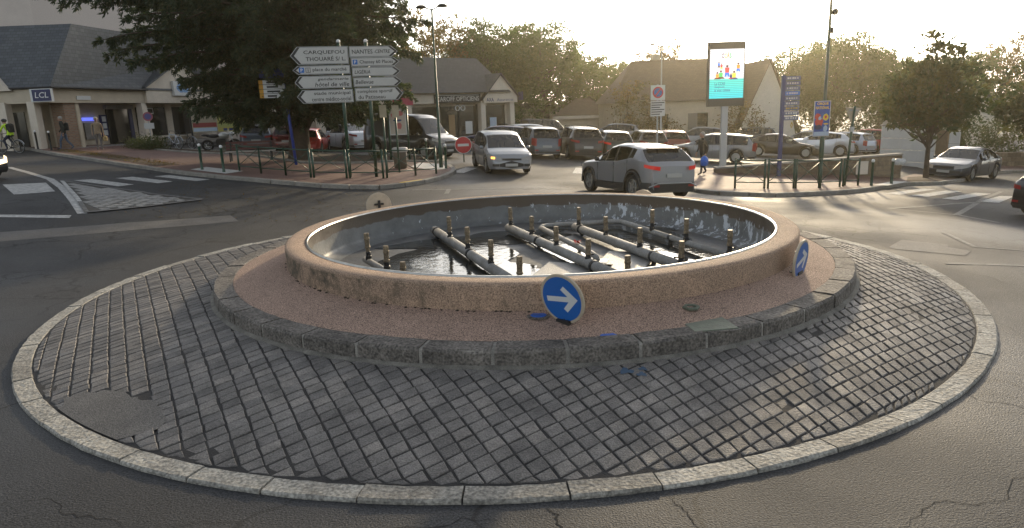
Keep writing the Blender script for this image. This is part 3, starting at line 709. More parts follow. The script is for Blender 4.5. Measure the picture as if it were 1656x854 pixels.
# --- direction sign
ds = thing('direction_sign', 'double column of white direction arrow signs on two green posts', 'direction sign', gz(-5.87, 24.01), R(13))
for px in (0., .92):
    b = MB(); b.tube([(px, .05, -.1), (px, .05, 4.62 if px == 0 else 4.60)], .058, 12); fixn(b.build('post', M_green, ds, shade=True))
    b = MB(); b.ball((px, .05, 4.64), .07, 10); b.build('post_cap', M_wball, ds, shade=True)
def arrow_panel(x0, x1, z0, z1, left, lines, extra=None):
    h = z1-z0; tp = h*.42 if h > .4 else h*.62
    zc = (z0+z1)/2
    if left: P = [(x0, zc), (x0+tp, z0), (x1, z0), (x1, z1), (x0+tp, z1)]
    else: P = [(x1, zc), (x1-tp, z1), (x0, z1), (x0, z0), (x1-tp, z0)]
    e = empty('sign_panel', (0, 0, 0), 0, ds)
    Mx = Matrix(((1, 0, 0, 0), (0, 0, -1, 0), (0, 1, 0, 0), (0, 0, 0, 1)))     # (x,z)->XZ plane, height along -Y
    def sh(d):
        cx = sum(p[0] for p in P)/5; out = []
        for (x, z) in P:
            out.append((x+(d if x < cx else -d)*(1.5 if abs(z-zc) < 1e-6 else 1), z if abs(z-zc) < 1e-6 else (z+d if z < zc else z-d)))
        return out
    b = MB(); b.prism(P, 0, .045, Mx); fixn(b.build('panel', M_steel, e))
    b = MB(); b.prism(sh(.012), .046, .0475, Mx); fixn(b.build('black_border', M_blk, e))
    Q = sh(.024)
    if left: Q[0] = (x0+.10+h*.05, zc); Q[1] = (Q[1][0]+.07, Q[1][1]); Q[4] = (Q[4][0]+.07, Q[4][1])
    else: Q[0] = (x1-.10-h*.05, zc); Q[1] = (Q[1][0]-.07, Q[1][1]); Q[4] = (Q[4][0]-.07, Q[4][1])
    b = MB(); b.prism(Q, .0485, .0495, Mx); fixn(b.build('face', M_face, e))
    for (s, tx0, tx1, tz0, tz1, sh_) in lines: text(s, e, tx0, tx1, tz0, tz1, -.0505, M_blk, 'lettering', None, sh_, .012)
    if extra:
        for (kind, ex, s) in extra:
            b = MB(); b.bbox(ex, ex+s, -.0508, -.0502, zc-s/2, zc+s/2); b.build('pictogram_field', M_blue if kind == 'P' else M_blk, e)
            if kind == 'i': b = MB(); b.bbox(ex+.015, ex+s-.015, -.0514, -.0511, zc-s/2+.015, zc+s/2-.015); b.build('pictogram_field', M_face, e)
            text(kind, e, ex+s*(.3 if kind == 'P' else .42), ex+s*(.72 if kind == 'P' else .58), zc-s*.33, zc+s*.33, -.052, M_sw if kind == 'P' else M_blk, 'pictogram', None, 0, .02)
XL0, XL1 = -1.62, .30
arrow_panel(XL0, XL1, 3.89, 4.47, True, [('CARQUEFOU', -1.18, .18, 4.205, 4.345, 0), ('THOUARÉ S/ L.', -1.12, .20, 4.0, 4.165, 0)])
arrow_panel(XL0+.03, XL1+.02, 3.56, 3.85, True, [('place du marché', -.93, .20, 3.63, 3.775, 0)], [('P', -1.38, .17), ('i', -1.16, .16)])
arrow_panel(XL0+.06, XL1+.03, 3.095, 3.51, True, [('gendarmerie', -.80, .24, 3.325, 3.445, .2), ('hôtel de ville', -.90, .25, 3.15, 3.29, .2)])
arrow_panel(XL0+.09, XL1+.05, 2.60, 3.045, True, [('stade municipal', -.96, .26, 2.84, 2.985, 0), ('centre médico-social', -1.05, .27, 2.66, 2.80, 0)])
XR0, XR1 = .34, 2.02
arrow_panel(XR0, XR1-.03, 4.10, 4.46, False, [('NANTES', .43, 1.13, 4.21, 4.35, 0), ('-CENTRE', 1.17, 1.73, 4.22, 4.34, .2)])
arrow_panel(XR0+.03, XR1, 3.79, 4.085, False, [('Chassay 60 Places', .66, 1.80, 3.85, 4.0, 0)], [('P', .43, .16)])
arrow_panel(XR0+.04, XR1+.02, 3.46, 3.76, False, [('LIGÉRIA', .46, 1.0, 3.545, 3.69, .2)])
arrow_panel(XR0+.06, XR1+.04, 3.11, 3.42, False, [('Bellevue', .46, 1.08, 3.2, 3.335, .2)])
arrow_panel(XR0+.08, XR1+.06, 2.63, 3.07, False, [('complexe sportif', .50, 1.72, 2.86, 3.01, 0), ('du Patisseau', .52, 1.45, 2.69, 2.82, 0)])

# --- green crowd barriers with crossed braces
def barrier(a, c, label):
    A_, C_ = Vector(a), Vector(c); za, zc = terr(*a)+.125, terr(*c)+.125
    e = thing('barrier', label, 'barrier', (a[0], a[1], za), 0, 'green crossed barriers at the kerbs')
    d = Vector((C_.x-A_.x, C_.y-A_.y, zc-za)); H = .95
    for p in (Vector((0, 0, 0)), d):
        b = MB(); b.tube([p+Vector((0, 0, -.1)), p+Vector((0, 0, H+.03))], .038, 8); b.ball(tuple(p+Vector((0, 0, H+.03))), .04, 8); fixn(b.build('post', M_green, e, shade=True))
    u = Vector((0, 0, 1))
    b = MB(); b.tube([u*H, d+u*H], .026, 8); fixn(b.build('top_rail', M_green, e, shade=True))
    b = MB(); b.tube([u*.2, d+u*.2], .020, 8); fixn(b.build('bottom_rail', M_green, e, shade=True))
    for p, q in ((u*.22, d+u*(H-.04)), (u*(H-.04), d+u*.22)):
        b = MB(); b.tube([p, q], .013, 6); fixn(b.build('brace', M_green, e, shade=True))
bl = [(-10.47, 25.63), (-9.36, 24.85), (-8.25, 24.25), (-7.17, 23.65), (-7.05, 23.62), (-5.9, 23.62), (-5.79, 23.64), (-4.66, 23.86), (-4.55, 24.0), (-3.65, 24.85), (-2.97, 25.6)]
for i, j, lb in ((0, 1, 'leftmost green crossed barrier beside the white slab'), (1, 2, 'green crossed barrier second from the left end by the bench'), (2, 3, 'green crossed barrier just left of the litter bin'),
                 (4, 5, 'green crossed barrier left of the direction sign posts'), (6, 7, 'green crossed barrier under the direction sign'), (8, 9, 'green crossed barrier right of the direction sign above the yellow kerb mark'), (9, 10, 'last green crossed barrier of the left row beside the tall lamp')):
    barrier(bl[i], bl[j], lb)
br = [(7.49, 22.75), (8.56, 22.94), (8.7, 22.98), (9.67, 23.2), (9.76, 23.23), (10.71, 23.55), (10.78, 23.6), (11.73, 24.15), (11.95, 24.35), (12.72, 24.8)]
for i, lb in zip((0, 2, 4, 6, 8), ('green crossed barrier nearest the grey crossover on the right pavement', 'second green barrier from left on the right pavement', 'middle green barrier of the right row left of circus poster pole', 'green barrier just right of the circus poster pole', 'last green barrier of the right row under the triangular sign')):
    barrier(br[i], br[i+1], lb)

# --- bollards with white ball heads
def bollard(x, y, label, h=.98, m=None, lean=0):
    e = thing('bollard', label, 'bollard', gz(x, y, .12), 0, 'white headed bollards'); e.rotation_euler = (0, lean, 0)
    b = MB(); b.lathe([(.055, -.1), (.055, .06), (.048, .08), (.048, h-.13), (.056, h-.12), (.056, h-.09), (.03, h-.08)], 14); fixn(b.build('post', m or M_green, e, shade=True))
    b = MB(); b.ball((0, 0, h-.03), .062, 12); b.build('ball_head', M_wball, e, shade=True)
bollard(-12.02, 25.92, 'left one of two white headed green bollards by the crossing'); bollard(-10.85, 25.12, 'white headed green bollard right beside the first left barrier')
bollard(-4.0, 31.1, 'white headed bollard left of the tall lamp before the van'); bollard(-2.78, 27.55, 'white headed bollard at the foot of the tall lamp')
bollard(13.27, 24.9, 'green bollard right of the right hand barriers', .95); bollard(14.49, 25.75, 'green bollard beside the end of the low stone wall', .95)
bollard(-25.9, 36.9, 'dark bollard near the cyclist before the bank', 1.0, M_blk); bollard(-24.7, 36.2, 'dark bollard right of another one before the bank corner', 1.0, M_blk)
# clear bin bag hung on a bollard
M_bag = mat('clear_bag', (.45, .45, .44), .25, var=.3, vscale=14)
b = MB(); b.lathe([(.02, .12), (.16, .10), (.19, .0), (.17, -.10), (.10, -.13)], 12); o = fixn(b.build('plastic_bag', M_bag, None, True)); o.scale = (1.3, .8, 1); o.location = gz(14.75, 25.8, .98); tag(o, 'clear plastic sack hanging by the right bollard', 'bag')

# --- street lamps
def street_lamp(x, y, h, label, heads=((-.42, .08), (.42, .1)), r=.055, m=None, rz=0):
    e = thing('street_lamp', label, 'street lamp', gz(x, y, .1), rz)
    b = MB(); b.tube([(0, 0, -.1), (0, 0, .9), (0, 0, .95), (0, 0, h)], [r*1.5, r*1.5, r*1.05, r*.65], 10); fixn(b.build('pole', m or M_green, e, shade=True))
    for (dx, dz) in heads:
        b = MB(); b.tube([(0, 0, h-.05), (dx*.7, 0, h+dz*.9)], .022, 6); fixn(b.build('arm', m or M_green, e))
        b = MB(); b.lathe([(.02, .07), (.12, .06), (.21, .0), (.20, -.04), (.02, -.05)], 14, (dx, 0, h+dz)); o = fixn(b.build('lamp_head', M_blackp, e, shade=True))
    return e
street_lamp(-3.02, 27.92, 6.25, 'tall green two headed street lamp at the tip of left pavement')
street_lamp(11.3, 52, 7.3, 'distant pale two headed street lamp before the house', ((-.7, .1), (.7, .15)), .06, M_steel)
# tall pole of the right pavement, with camera
e = thing('camera_pole', 'very tall dark pole with a camera rising behind the circus poster', 'pole', gz(11.71, 25.72))
b = MB(); b.tube([(0, 0, -.1), (0, 0, 1.6), (0, 0, 1.65), (0, 0, 7.4)], [.085, .085, .065, .045], 12); fixn(b.build('pole', M_green, e, shade=True))
b = MB(); b.tube([(0, 0, 6.2), (.12, 0, 6.2)], .03, 6); b.ball((.16, 0, 6.18), .12, 10); fixn(b.build('camera', M_blackp, e, shade=True))
b = MB(); b.bbox(.03, .13, -.05, .05, 5.45, 5.65); b.build('control_box', M_blackp, e)

# --- LED billboard
lb_ = thing('led_billboard', 'digital advertising screen on a white post at the car park', 'billboard', (9.42, 30.4, terr(9.42, 30.4)), R(4))
BZ = -lb_.location.z
b = MB(); b.bbox(-.14, .14, -.07, .07, 0, 2.55+BZ); b.build('post', mat('post_white', (.50, .50, .48), .5), lb_)
b = MB(); b.bbox(-.35, .35, -.25, .25, -.05, .12); b.build('footing', M_conc, lb_)
M_bz = mat('billboard_case', (.12, .10, .075), .5)
b = MB(); b.bbox(-.81, .81, -.12, .12, 2.48+BZ, 5.2+BZ); b.build('case', M_bz, lb_)
M_led = bpy.data.materials.new('led_screen'); M_led.use_nodes = True; t = M_led.node_tree; bs = t.nodes['Principled BSDF']
tc = t.nodes.new('ShaderNodeTexCoord'); sx = t.nodes.new('ShaderNodeSeparateXYZ'); t.links.new(tc.outputs['Generated'], sx.inputs[0])
rp = t.nodes.new('ShaderNodeValToRGB'); els = rp.color_ramp.elements; els[0].position = 0; els[0].color = (.05, .55, .60, 1); els[1].position = 1; els[1].color = (.85, .83, .88, 1)
q = els.new(.385); q.color = (.10, .62, .50, 1); q = els.new(.41); q.color = (.80, .80, .82, 1)
t.links.new(sx.outputs['Z'], rp.inputs['Fac'])
wv = t.nodes.new('ShaderNodeTexWave'); wv.wave_type = 'BANDS'; wv.bands_direction = 'Z'; wv.inputs['Scale'].default_value = 8.5; wv.inputs['Distortion'].default_value = .3; t.links.new(tc.outputs['Generated'], wv.inputs['Vector'])
mw = t.nodes.new('ShaderNodeMapRange'); mw.inputs['To Min'].default_value = .62; mw.inputs['To Max'].default_value = 1.1; t.links.new(wv.outputs['Fac'], mw.inputs['Value'])
vm = t.nodes.new('ShaderNodeVectorMath'); vm.operation = 'SCALE'; t.links.new(rp.outputs['Color'], vm.inputs[0]); t.links.new(mw.outputs[0], vm.inputs['Scale'])
bs.inputs['Base Color'].default_value = (.02, .02, .02, 1); t.links.new(vm.outputs[0], bs.inputs['Emission Color']); bs.inputs['Emission Strength'].default_value = 1.0
b = MB(); b.bbox(-.76, .76, -.13, -.121, 2.82+BZ, 4.90+BZ); scr = b.build('screen', M_led, lb_)
def em(name, c, s=1.0): return mat(name, (.02, .02, .02), .4, emit=c, estr=s)
E_r, E_o, E_y, E_g, E_b, E_n = em('led_red', (.75, .06, .05)), em('led_orange', (.85, .30, .04)), em('led_yellow', (.85, .65, .05)), em('led_green', (.08, .50, .12)), em('led_blue', (.05, .18, .70)), em('led_navy', (.02, .03, .12))
E_br = em('led_brown', (.12, .04, .02))
def spx(u): return -.76+u/385*1.52
def spz(v): return 4.90+BZ-v/570*2.08
for s, u0, u1, m in (('C', 130, 155, E_br), ('C', 160, 185, E_y), ('A', 187, 215, E_o), ('S', 218, 240, E_g)):
    text(s, scr, spx(u0), spx(u1), spz(105), spz(50 if s != 'A' else 35), -.132, m, 'logo_letter', None, 0, .02)
for s, u0, u1, v0, v1 in (('Le CCAS', 58, 175, 380, 415), ('toujours', 58, 170, 425, 455), ('à vos côtés', 58, 235, 460, 492)): text(s, scr, spx(u0), spx(u1), spz(v1), spz(v0), -.132, E_n, 'lettering', None, 0, .01)
# simple drawn figures, flat print
def fig(u, v, s, top, bot, sit=False):
    b = MB(); y = -.1325
    P = [(-.5, 0), (.5, 0), (.42, -1.1), (-.42, -1.1)]
    b.add([(spx(u+px*s), y, spz(v-pz*s)) for px, pz in P], [(3, 2, 1, 0)], 0)
    Q = [(-.42, -1.1), (.42, -1.1), (.55, -2.0), (.12, -2.0), (0, -1.4), (-.12, -2.0), (-.55, -2.0)] if not sit else [(-.6, -1.1), (.6, -1.1), (1.0, -1.55), (-1.0, -1.55)]
    b.add([(spx(u+px*s), y, spz(v-pz*s)) for px, pz in Q], [tuple(reversed(range(len(Q))))], 1)
    b.add([(spx(u+.28*s*math.cos(a)), y, spz(v-.32*s-.3*s*math.sin(a))) for a in [k*math.pi/4 for k in range(8)]], [tuple(reversed(range(8)))], 2)
    b.build('drawn_figure', [top, bot, E_br], scr)
fig(100, 160, 26, E_b, E_br); fig(130, 180, 26, E_r, E_y); fig(195, 215, 52, E_r, E_b); fig(320, 185, 40, E_o, E_b); fig(85, 285, 40, E_o, E_br, True); fig(125, 270, 46, E_g, E_br, True); fig(275, 280, 46, E_y, E_n, True); fig(240, 300, 30, E_n, E_r, True)

# --- blue business totem
M_tot = mat('totem_blue', (.028, .045, .16), .45, var=.1); M_totl = mat('totem_slat', (.10, .13, .22), .45); M_totb = mat('totem_bright', (.05, .16, .50), .4)
tt = thing('business_totem', 'dark blue pole with a ladder of business name slats', 'sign', gz(11.03, 28.0), R(8)); TZ = -tt.location.z
b = MB(); b.bbox(-.07, .07, -.05, .05, 0, 3.62+TZ); b.build('post', M_tot, tt)
lab = [(M_totl,), (M_totl,), (M_totl,), (M_totb,), (M_totl,), (M_totl,), (M_totl,), (M_totl,), (M_totl,)]
for k in range(9):
    z1 = 3.58+TZ-k*.198
    b = MB(); b.bbox(.08, .72, -.035, .035, z1-.165, z1); sl = b.build('name_slat', lab[k][0], tt)
    for i in range(5):
        q = random.Random(k*7+i); b = MB(); b.bbox(.14+i*.105, .14+i*.105+q.uniform(.05, .09), -.039, -.036, z1-.115, z1-.05); b.build('faded_lettering', M_sw if k != 6 else M_yel, sl)
b = MB(); b.tube([(.42, -.04, 1.75+TZ), (.38, -.05, 1.62+TZ), (.42, -.05, 1.52+TZ), (.46, -.05, 1.64+TZ), (.43, -.04, 1.75+TZ)], .018, 6); o = b.build('cable_tie', M_yel, tt)
# --- circus poster on its board
cp = thing('circus_poster', 'bright blue circus poster board strapped to the tall pole', 'poster', (11.56, 25.55, 0), R(4))
b = MB(); b.bbox(-.31, .31, -.015, .015, 1.27, 2.56); b.build('board', M_sw, cp)
b = MB(); b.bbox(-.29, .29, -.018, -.0155, 1.29, 2.54); pr = b.build('print', mat('poster_blue', (.03, .10, .42), .5, c2=(.02, .05, .25), vscale=4), cp)
M_py = mat('poster_yellow', (.75, .50, .03), .5); M_pr = mat('poster_red', (.55, .05, .03), .5); M_pw = mat('poster_pale', (.40, .50, .62), .5)
text('CIRQUE', pr, -.22, .22, 2.40, 2.51, -.0195, M_py, 'lettering', None, 0, .03); text('NATIONAL', pr, -.26, .26, 2.26, 2.37, -.0195, M_py, 'lettering', None, 0, .03)
def blob(parent, cx, cz, rx, rz_, m, y, n=14, seed=0):
    q = random.Random(seed); b = MB(); P = [(cx+rx*math.cos(2*math.pi*k/n)*q.uniform(.8, 1.1), y, cz+rz_*math.sin(2*math.pi*k/n)*q.uniform(.8, 1.1)) for k in range(n)]; b.add(P, [tuple(range(n))]); return b.build('printed_shape', m, parent)
for i, (x, z, rx, rz_, m) in enumerate(((-.16, 2.0, .12, .12, M_pr), (-.1, 1.78, .17, .17, M_pr), (-.08, 1.93, .06, .08, M_pw), (-.12, 1.6, .15, .1, mat('poster_dark', (.03, .03, .08), .5)), (.14, 1.97, .12, .13, M_py), (.14, 1.97, .05, .06, M_pr), (.16, 1.72, .1, .03, M_py), (.15, 1.55, .09, .13, M_pw))): blob(pr, x, z, rx, rz_, m, -.0195-.0006*i, 14, i)
b = MB(); b.bbox(-.28, .28, -.0198, -.019, 1.30, 1.44); b.build('printed_strip', M_pw, pr)
# --- back of a give way sign
yw = thing('give_way_sign', 'back of a triangular give way sign on a leaning green post', 'road sign', gz(12.2, 24.75), R(5)); yw.rotation_euler = (0, R(3.5), R(5))
b = MB(); b.tube([(0, 0, -.1), (0, 0, 2.85)], .045, 8); fixn(b.build('post', M_green, yw, shade=True))
Mx = Matrix(((1, 0, 0, 0), (0, 0, -1, 0), (0, 1, 0, 0), (0, 0, 0, 1)))
b = MB(); b.prism([(-.30, 2.80), (0, 2.22), (.30, 2.80)], -.08, -.06, Mx); fixn(b.build('plate', M_alu, yw)); b = MB(); b.bbox(-.17, .17, .03, .06, 2.68, 2.73); b.build('bracket', M_steel, yw)
b = MB(); b.tube([(0, 0, 1.95), (0, 0, 2.12)], .085, 8); fixn(b.build('clamp_band', M_steel, yw))

# --- no entry sign
ne = thing('no_entry_sign', 'round red no entry sign low beside the silver people carrier', 'road sign', gz(-2.35, 31.9, 0), R(4))
b = MB(); b.tube([(0, 0, 0), (0, 0, .95)], .03, 8); b.build('post', M_green, ne)
Ms = Matrix.Translation((0, -.05, .80)) @ Matrix.Rotation(R(90), 4, 'X')
b = MB(); b.lathe([(.001, -.012), (.40, -.012), (.40, .008), (.001, .008)], 32, (0, 0, 0), Ms); b.build('plate', M_sw, ne); b = MB(); b.lathe([(.001, .010), (.375, .010)], 32, (0, 0, 0), Ms); b.build('face', M_red, ne)
b = MB(); b.bbox(-.26, .26, -.063, -.0615, .74, .86); b.build('bar', M_sw, ne)
# --- no parking board before the house
npz = terr(7.84, 36.9)
np_ = thing('no_parking_board', 'white no parking board with a panel of text on a post', 'road sign', (7.84, 36.9, npz), R(8))
b = MB(); b.tube([(0, .04, 0), (0, .04, 3.72-npz)], .05, 8); b.build('post', M_steel, np_)
b = MB(); b.bbox(-.40, .40, -.02, .0, 2.90-npz, 3.68-npz); b.build('plate', M_sw, np_)
b = MB(); b.bbox(-.40, .40, -.02, .0, 2.06-npz, 2.86-npz); p2_ = b.build('text_plate', M_sw, np_)
Ms = Matrix.Translation((0, -.021, 3.30-npz)) @ Matrix.Rotation(R(90), 4, 'X')
b = MB(); b.lathe([(.001, .001), (.30, .001)], 28, (0, 0, 0), Ms); b.build('red_disc', M_red, np_); b = MB(); b.lathe([(.001, .003), (.22, .003)], 28, (0, 0, 0), Ms); b.build('blue_disc', M_blue, np_)
b = MB(); b.add([(-.2, -.0255, 3.12-npz), (-.14, -.0255, 3.08-npz), (.2, -.0255, 3.48-npz), (.14, -.0255, 3.52-npz)], [(0, 1, 2, 3)]); b.build('red_slash', M_red, np_)
for k in range(6):
    b = MB(); b.bbox(-.36, .36-.12*(k % 3), -.0225, -.021, 2.74-k*.12-npz, 2.79-k*.12-npz); b.build('text_line', M_blk, p2_)
# --- back sides of two small signs and the poster case at the van
M_beige = mat('sign_beige', (.42, .37, .27), .55, var=.1)
for (x, y, lb) in ((-4.9, 25.95, 'left of two beige sign backs under the direction sign tips'), (-4.42, 25.9, 'right of two beige sign backs under the direction sign tips')):
    e = thing('small_sign', lb, 'road sign', gz(x, y), R(10), 'beige sign backs by the direction sign')
    b = MB(); b.tube([(0, 0, -.05), (0, 0, 2.5)], .04, 8); fixn(b.build('post', M_green, e, shade=True)); b = MB(); b.bbox(-.12, .14, -.055, -.035, 2.06, 2.52); b.build('plate', M_beige, e)
pc = thing('poster_case', 'free standing poster case with a red and white poster before the van', 'poster case', (-5.2, 31.0, terr(-5.2, 31)+.15), R(8)); PZ = -pc.location.z
for x in (-.42, .42):
    b = MB(); b.tube([(x, 0, -.1), (x, 0, 3.0+PZ)], .05, 8); fixn(b.build('post', M_green, pc, shade=True))
b = MB(); b.bbox(-.38, .38, -.03, .03, 1.75+PZ, 2.92+PZ); b.build('case', M_sw, pc); b = MB(); b.bbox(-.34, .34, -.034, -.031, 1.8+PZ, 2.88+PZ); po = b.build('poster', mat('poster_paper', (.50, .45, .38), .5), pc)
M_pk = mat('poster_pink', (.45, .12, .12), .5)
for i, (x, z, rx, rz_) in enumerate(((-.15, 2.62, .15, .12), (.12, 2.7, .16, .12), (.0, 2.4, .22, .05), (.05, 2.15, .12, .16))): blob(po, x, z+PZ, rx, rz_, M_pk if i != 2 else M_tot, -.0345-.0005*i, 12, 30+i)
# --- brown and yellow direction board on a blue pole behind the cedar branches
bp_ = thing('tourist_sign', 'yellow edged white direction board on a blue pole beside the cedar', 'sign', (-9.3, 28.4, terr(-9.3, 28.4)+.15), R(14)); QZ = -bp_.location.z
b = MB(); b.tube([(.12, 0, -.1), (-.05, 0, 4.7+QZ)], .06, 8); fixn(b.build('pole', mat('pole_blue', (.03, .06, .30), .4), bp_, shade=True))
for k in range(4):
    b = MB(); b.bbox(-1.0, .0, -.07, -.05, 4.05-k*.18+QZ, 4.21-k*.18+QZ); pl = b.build('board', M_sw, bp_); b = MB(); b.bbox(-1.0, -.84, -.073, -.0705, 4.05-k*.18+QZ, 4.21-k*.18+QZ); b.build('yellow_end', mat('sign_amber', (.60, .30, .02), .5), pl)
    q = random.Random(40+k); b = MB(); b.bbox(-.7, -.25+q.uniform(-.1, .15), -.073, -.0715, 4.09-k*.18+QZ, 4.16-k*.18+QZ); b.build('text_line', M_blk, pl)
for k in range(2):
    b = MB(); b.bbox(-.95, .0, -.07, -.05, 4.30+k*.2+QZ, 4.47+k*.2+QZ); b.build('blue_board', M_tot, bp_)
# --- litter bin
bn = thing('litter_bin', 'grey litter bin with pale lid behind the barriers', 'litter bin', gz(-4.62, 27.5), R(5))
b = MB(); b.lathe([(.22, .0), (.26, .05), (.28, .62), (.27, .66)], 18); b.build('body', mat('bin_brown', (.10, .08, .055), .6), bn, shade=True)
b = MB(); b.lathe([(.30, .66), (.32, .69), (.32, .80), (.27, .84), (.001, .85)], 18); b.build('lid', mat('bin_lid', (.42, .41, .38), .6), bn, shade=True)
# --- bench
bc = thing('bench', 'dark red slatted bench with pale seat beside the cedar trunk', 'bench', (-11.6, 29.9, terr(-11.6, 29.9)+.14), R(14))
M_bw = mat('bench_wood', (.09, .02, .016), .5, var=.25, vscale=5); M_bs = mat('bench_seat', (.36, .33, .29), .45)
for k in range(3):
    b = MB(); b.bbox(-1.05, 1.05, .22+k*.02, .26+k*.02, .50+k*.13, .60+k*.13); b.build('back_slat', M_bw, bc)
for k in range(3):
    b = MB(); b.bbox(-1.05, 1.05, -.26+k*.15, -.13+k*.15, .42, .46); b.build('seat_slat', M_bs, bc)
for x in (-.85, .85):
    b = MB(); b.bbox(x-.03, x+.03, -.25, .2, .38, .42); b.bbox(x-.03, x+.03, -.25, -.2, 0, .4); b.bbox(x-.03, x+.03, .19, .24, 0, .85); b.build('leg', M_blk, bc)
# --- town map boards
mp_ = thing('town_map_board', 'wide notice board with red lettering panel and yellow town map', 'notice board', (-16.7, 38.6, terr(-16.7, 38.6)), R(20)); UZ = -mp_.location.z
for x in (-1.35, 1.35):
    b = MB(); b.tube([(x, 0, 0), (x, 0, 3.6+UZ)], .05, 8); fixn(b.build('post', M_blk, mp_))
b = MB(); b.bbox(-1.3, 0, -.03, .03, 2.1+UZ, 3.5+UZ); p1_ = b.build('panel', mat('panel_buff', (.34, .30, .22), .5), mp_)
b = MB(); b.bbox(-1.25, -.03, -.034, -.031, 2.38+UZ, 2.62+UZ); b.build('red_band', mat('band_red', (.25, .04, .04), .5), p1_); b = MB(); b.bbox(-1.25, -.03, -.034, -.031, 2.15+UZ, 2.34+UZ); b.build('pale_band', M_pw, p1_)
b = MB(); b.bbox(.02, 1.32, -.03, .03, 2.1+UZ, 3.5+UZ); p1_ = b.build('map_panel', mat('panel_yellow', (.42, .36, .10), .5), mp_); b = MB(); b.bbox(.08, 1.26, -.034, -.031, 2.35+UZ, 3.44+UZ); b.build('map', mat('map_green', (.30, .36, .12), .5, c2=(.42, .38, .12), vscale=3), p1_)
for k in range(3): b = MB(); b.bbox(.3+k*.3, .5+k*.3, -.034, -.031, 2.14+UZ, 2.28+UZ); b.build('map_icon', M_tot, p1_)
# --- no stopping sign by the bank shop
ns = thing('no_stopping_sign', 'faded red and blue no stopping sign beside the bank pillar', 'road sign', (-22.9, 43.0, terr(-22.9, 43)+.1), R(28))
b = MB(); b.tube([(0, 0, 0), (0, 0, 2.0)], .03, 8); b.build('post', M_steel, ns)
Ms = Matrix.Translation((0, -.04, 1.75)) @ Matrix.Rotation(R(90), 4, 'X')
b = MB(); b.lathe([(.001, 0), (.28, 0)], 24, (0, 0, 0), Ms); b.build('red_ring', mat('faded_red', (.36, .10, .13), .5), ns); b = MB(); b.lathe([(.001, .004), (.19, .004)], 24, (0, 0, 0), Ms); b.build('blue_disc', mat('faded_blue', (.10, .10, .28), .5), ns)
b = MB(); b.bbox(-.28, .28, -.05, -.04, 1.0, 1.35); b.build('plate', M_sw, ns)

# ================================================================ VEHICLES
def paint(name, c, flake=.0):
    return mat('car_paint_'+name, c, .32, metal=.25, coat=.7)
M_glass = bpy.data.materials.new('car_glass'); M_glass.use_nodes = True; t = M_glass.node_tree; t.nodes.clear()
og = t.nodes.new('ShaderNodeOutputMaterial'); mxs = t.nodes.new('ShaderNodeMixShader'); tr = t.nodes.new('ShaderNodeBsdfTransparent'); tr.inputs[0].default_value = (.34, .37, .36, 1)
gl = t.nodes.new('ShaderNodeBsdfGlossy'); gl.inputs['Roughness'].default_value = .04; gl.inputs[0].default_value = (.9, .9, .9, 1)
fr = t.nodes.new('ShaderNodeFresnel'); fr.inputs['IOR'].default_value = 1.6
t.links.new(fr.outputs[0], mxs.inputs[0]); t.links.new(tr.outputs[0], mxs.inputs[1]); t.links.new(gl.outputs[0], mxs.inputs[2]); t.links.new(mxs.outputs[0], og.inputs[0])
M_rim = mat('wheel_alloy', (.40, .40, .39), .35, metal=.8); M_int = mat('car_interior', (.022, .022, .024), .8); M_trim = mat('car_trim', (.018, .018, .019), .55)
M_tail = mat('tail_lamp', (.30, .006, .008), .4); M_head = mat('head_lamp', (.55, .56, .56), .12, metal=.4, coat=.8); M_plate_w = mat('number_plate', (.42, .42, .40), .5)
M_tail_on = mat('tail_lamp_lit', (.35, .006, .006), .4, emit=(1, .04, .02), estr=.14); M_ind = mat('indicator_lit', (.6, .25, .05), .2, emit=(1, .45, .08), estr=2.0)
M_head_on = mat('head_lamp_lit', (.8, .75, .6), .2, emit=(1, .78, .45), estr=1.5)
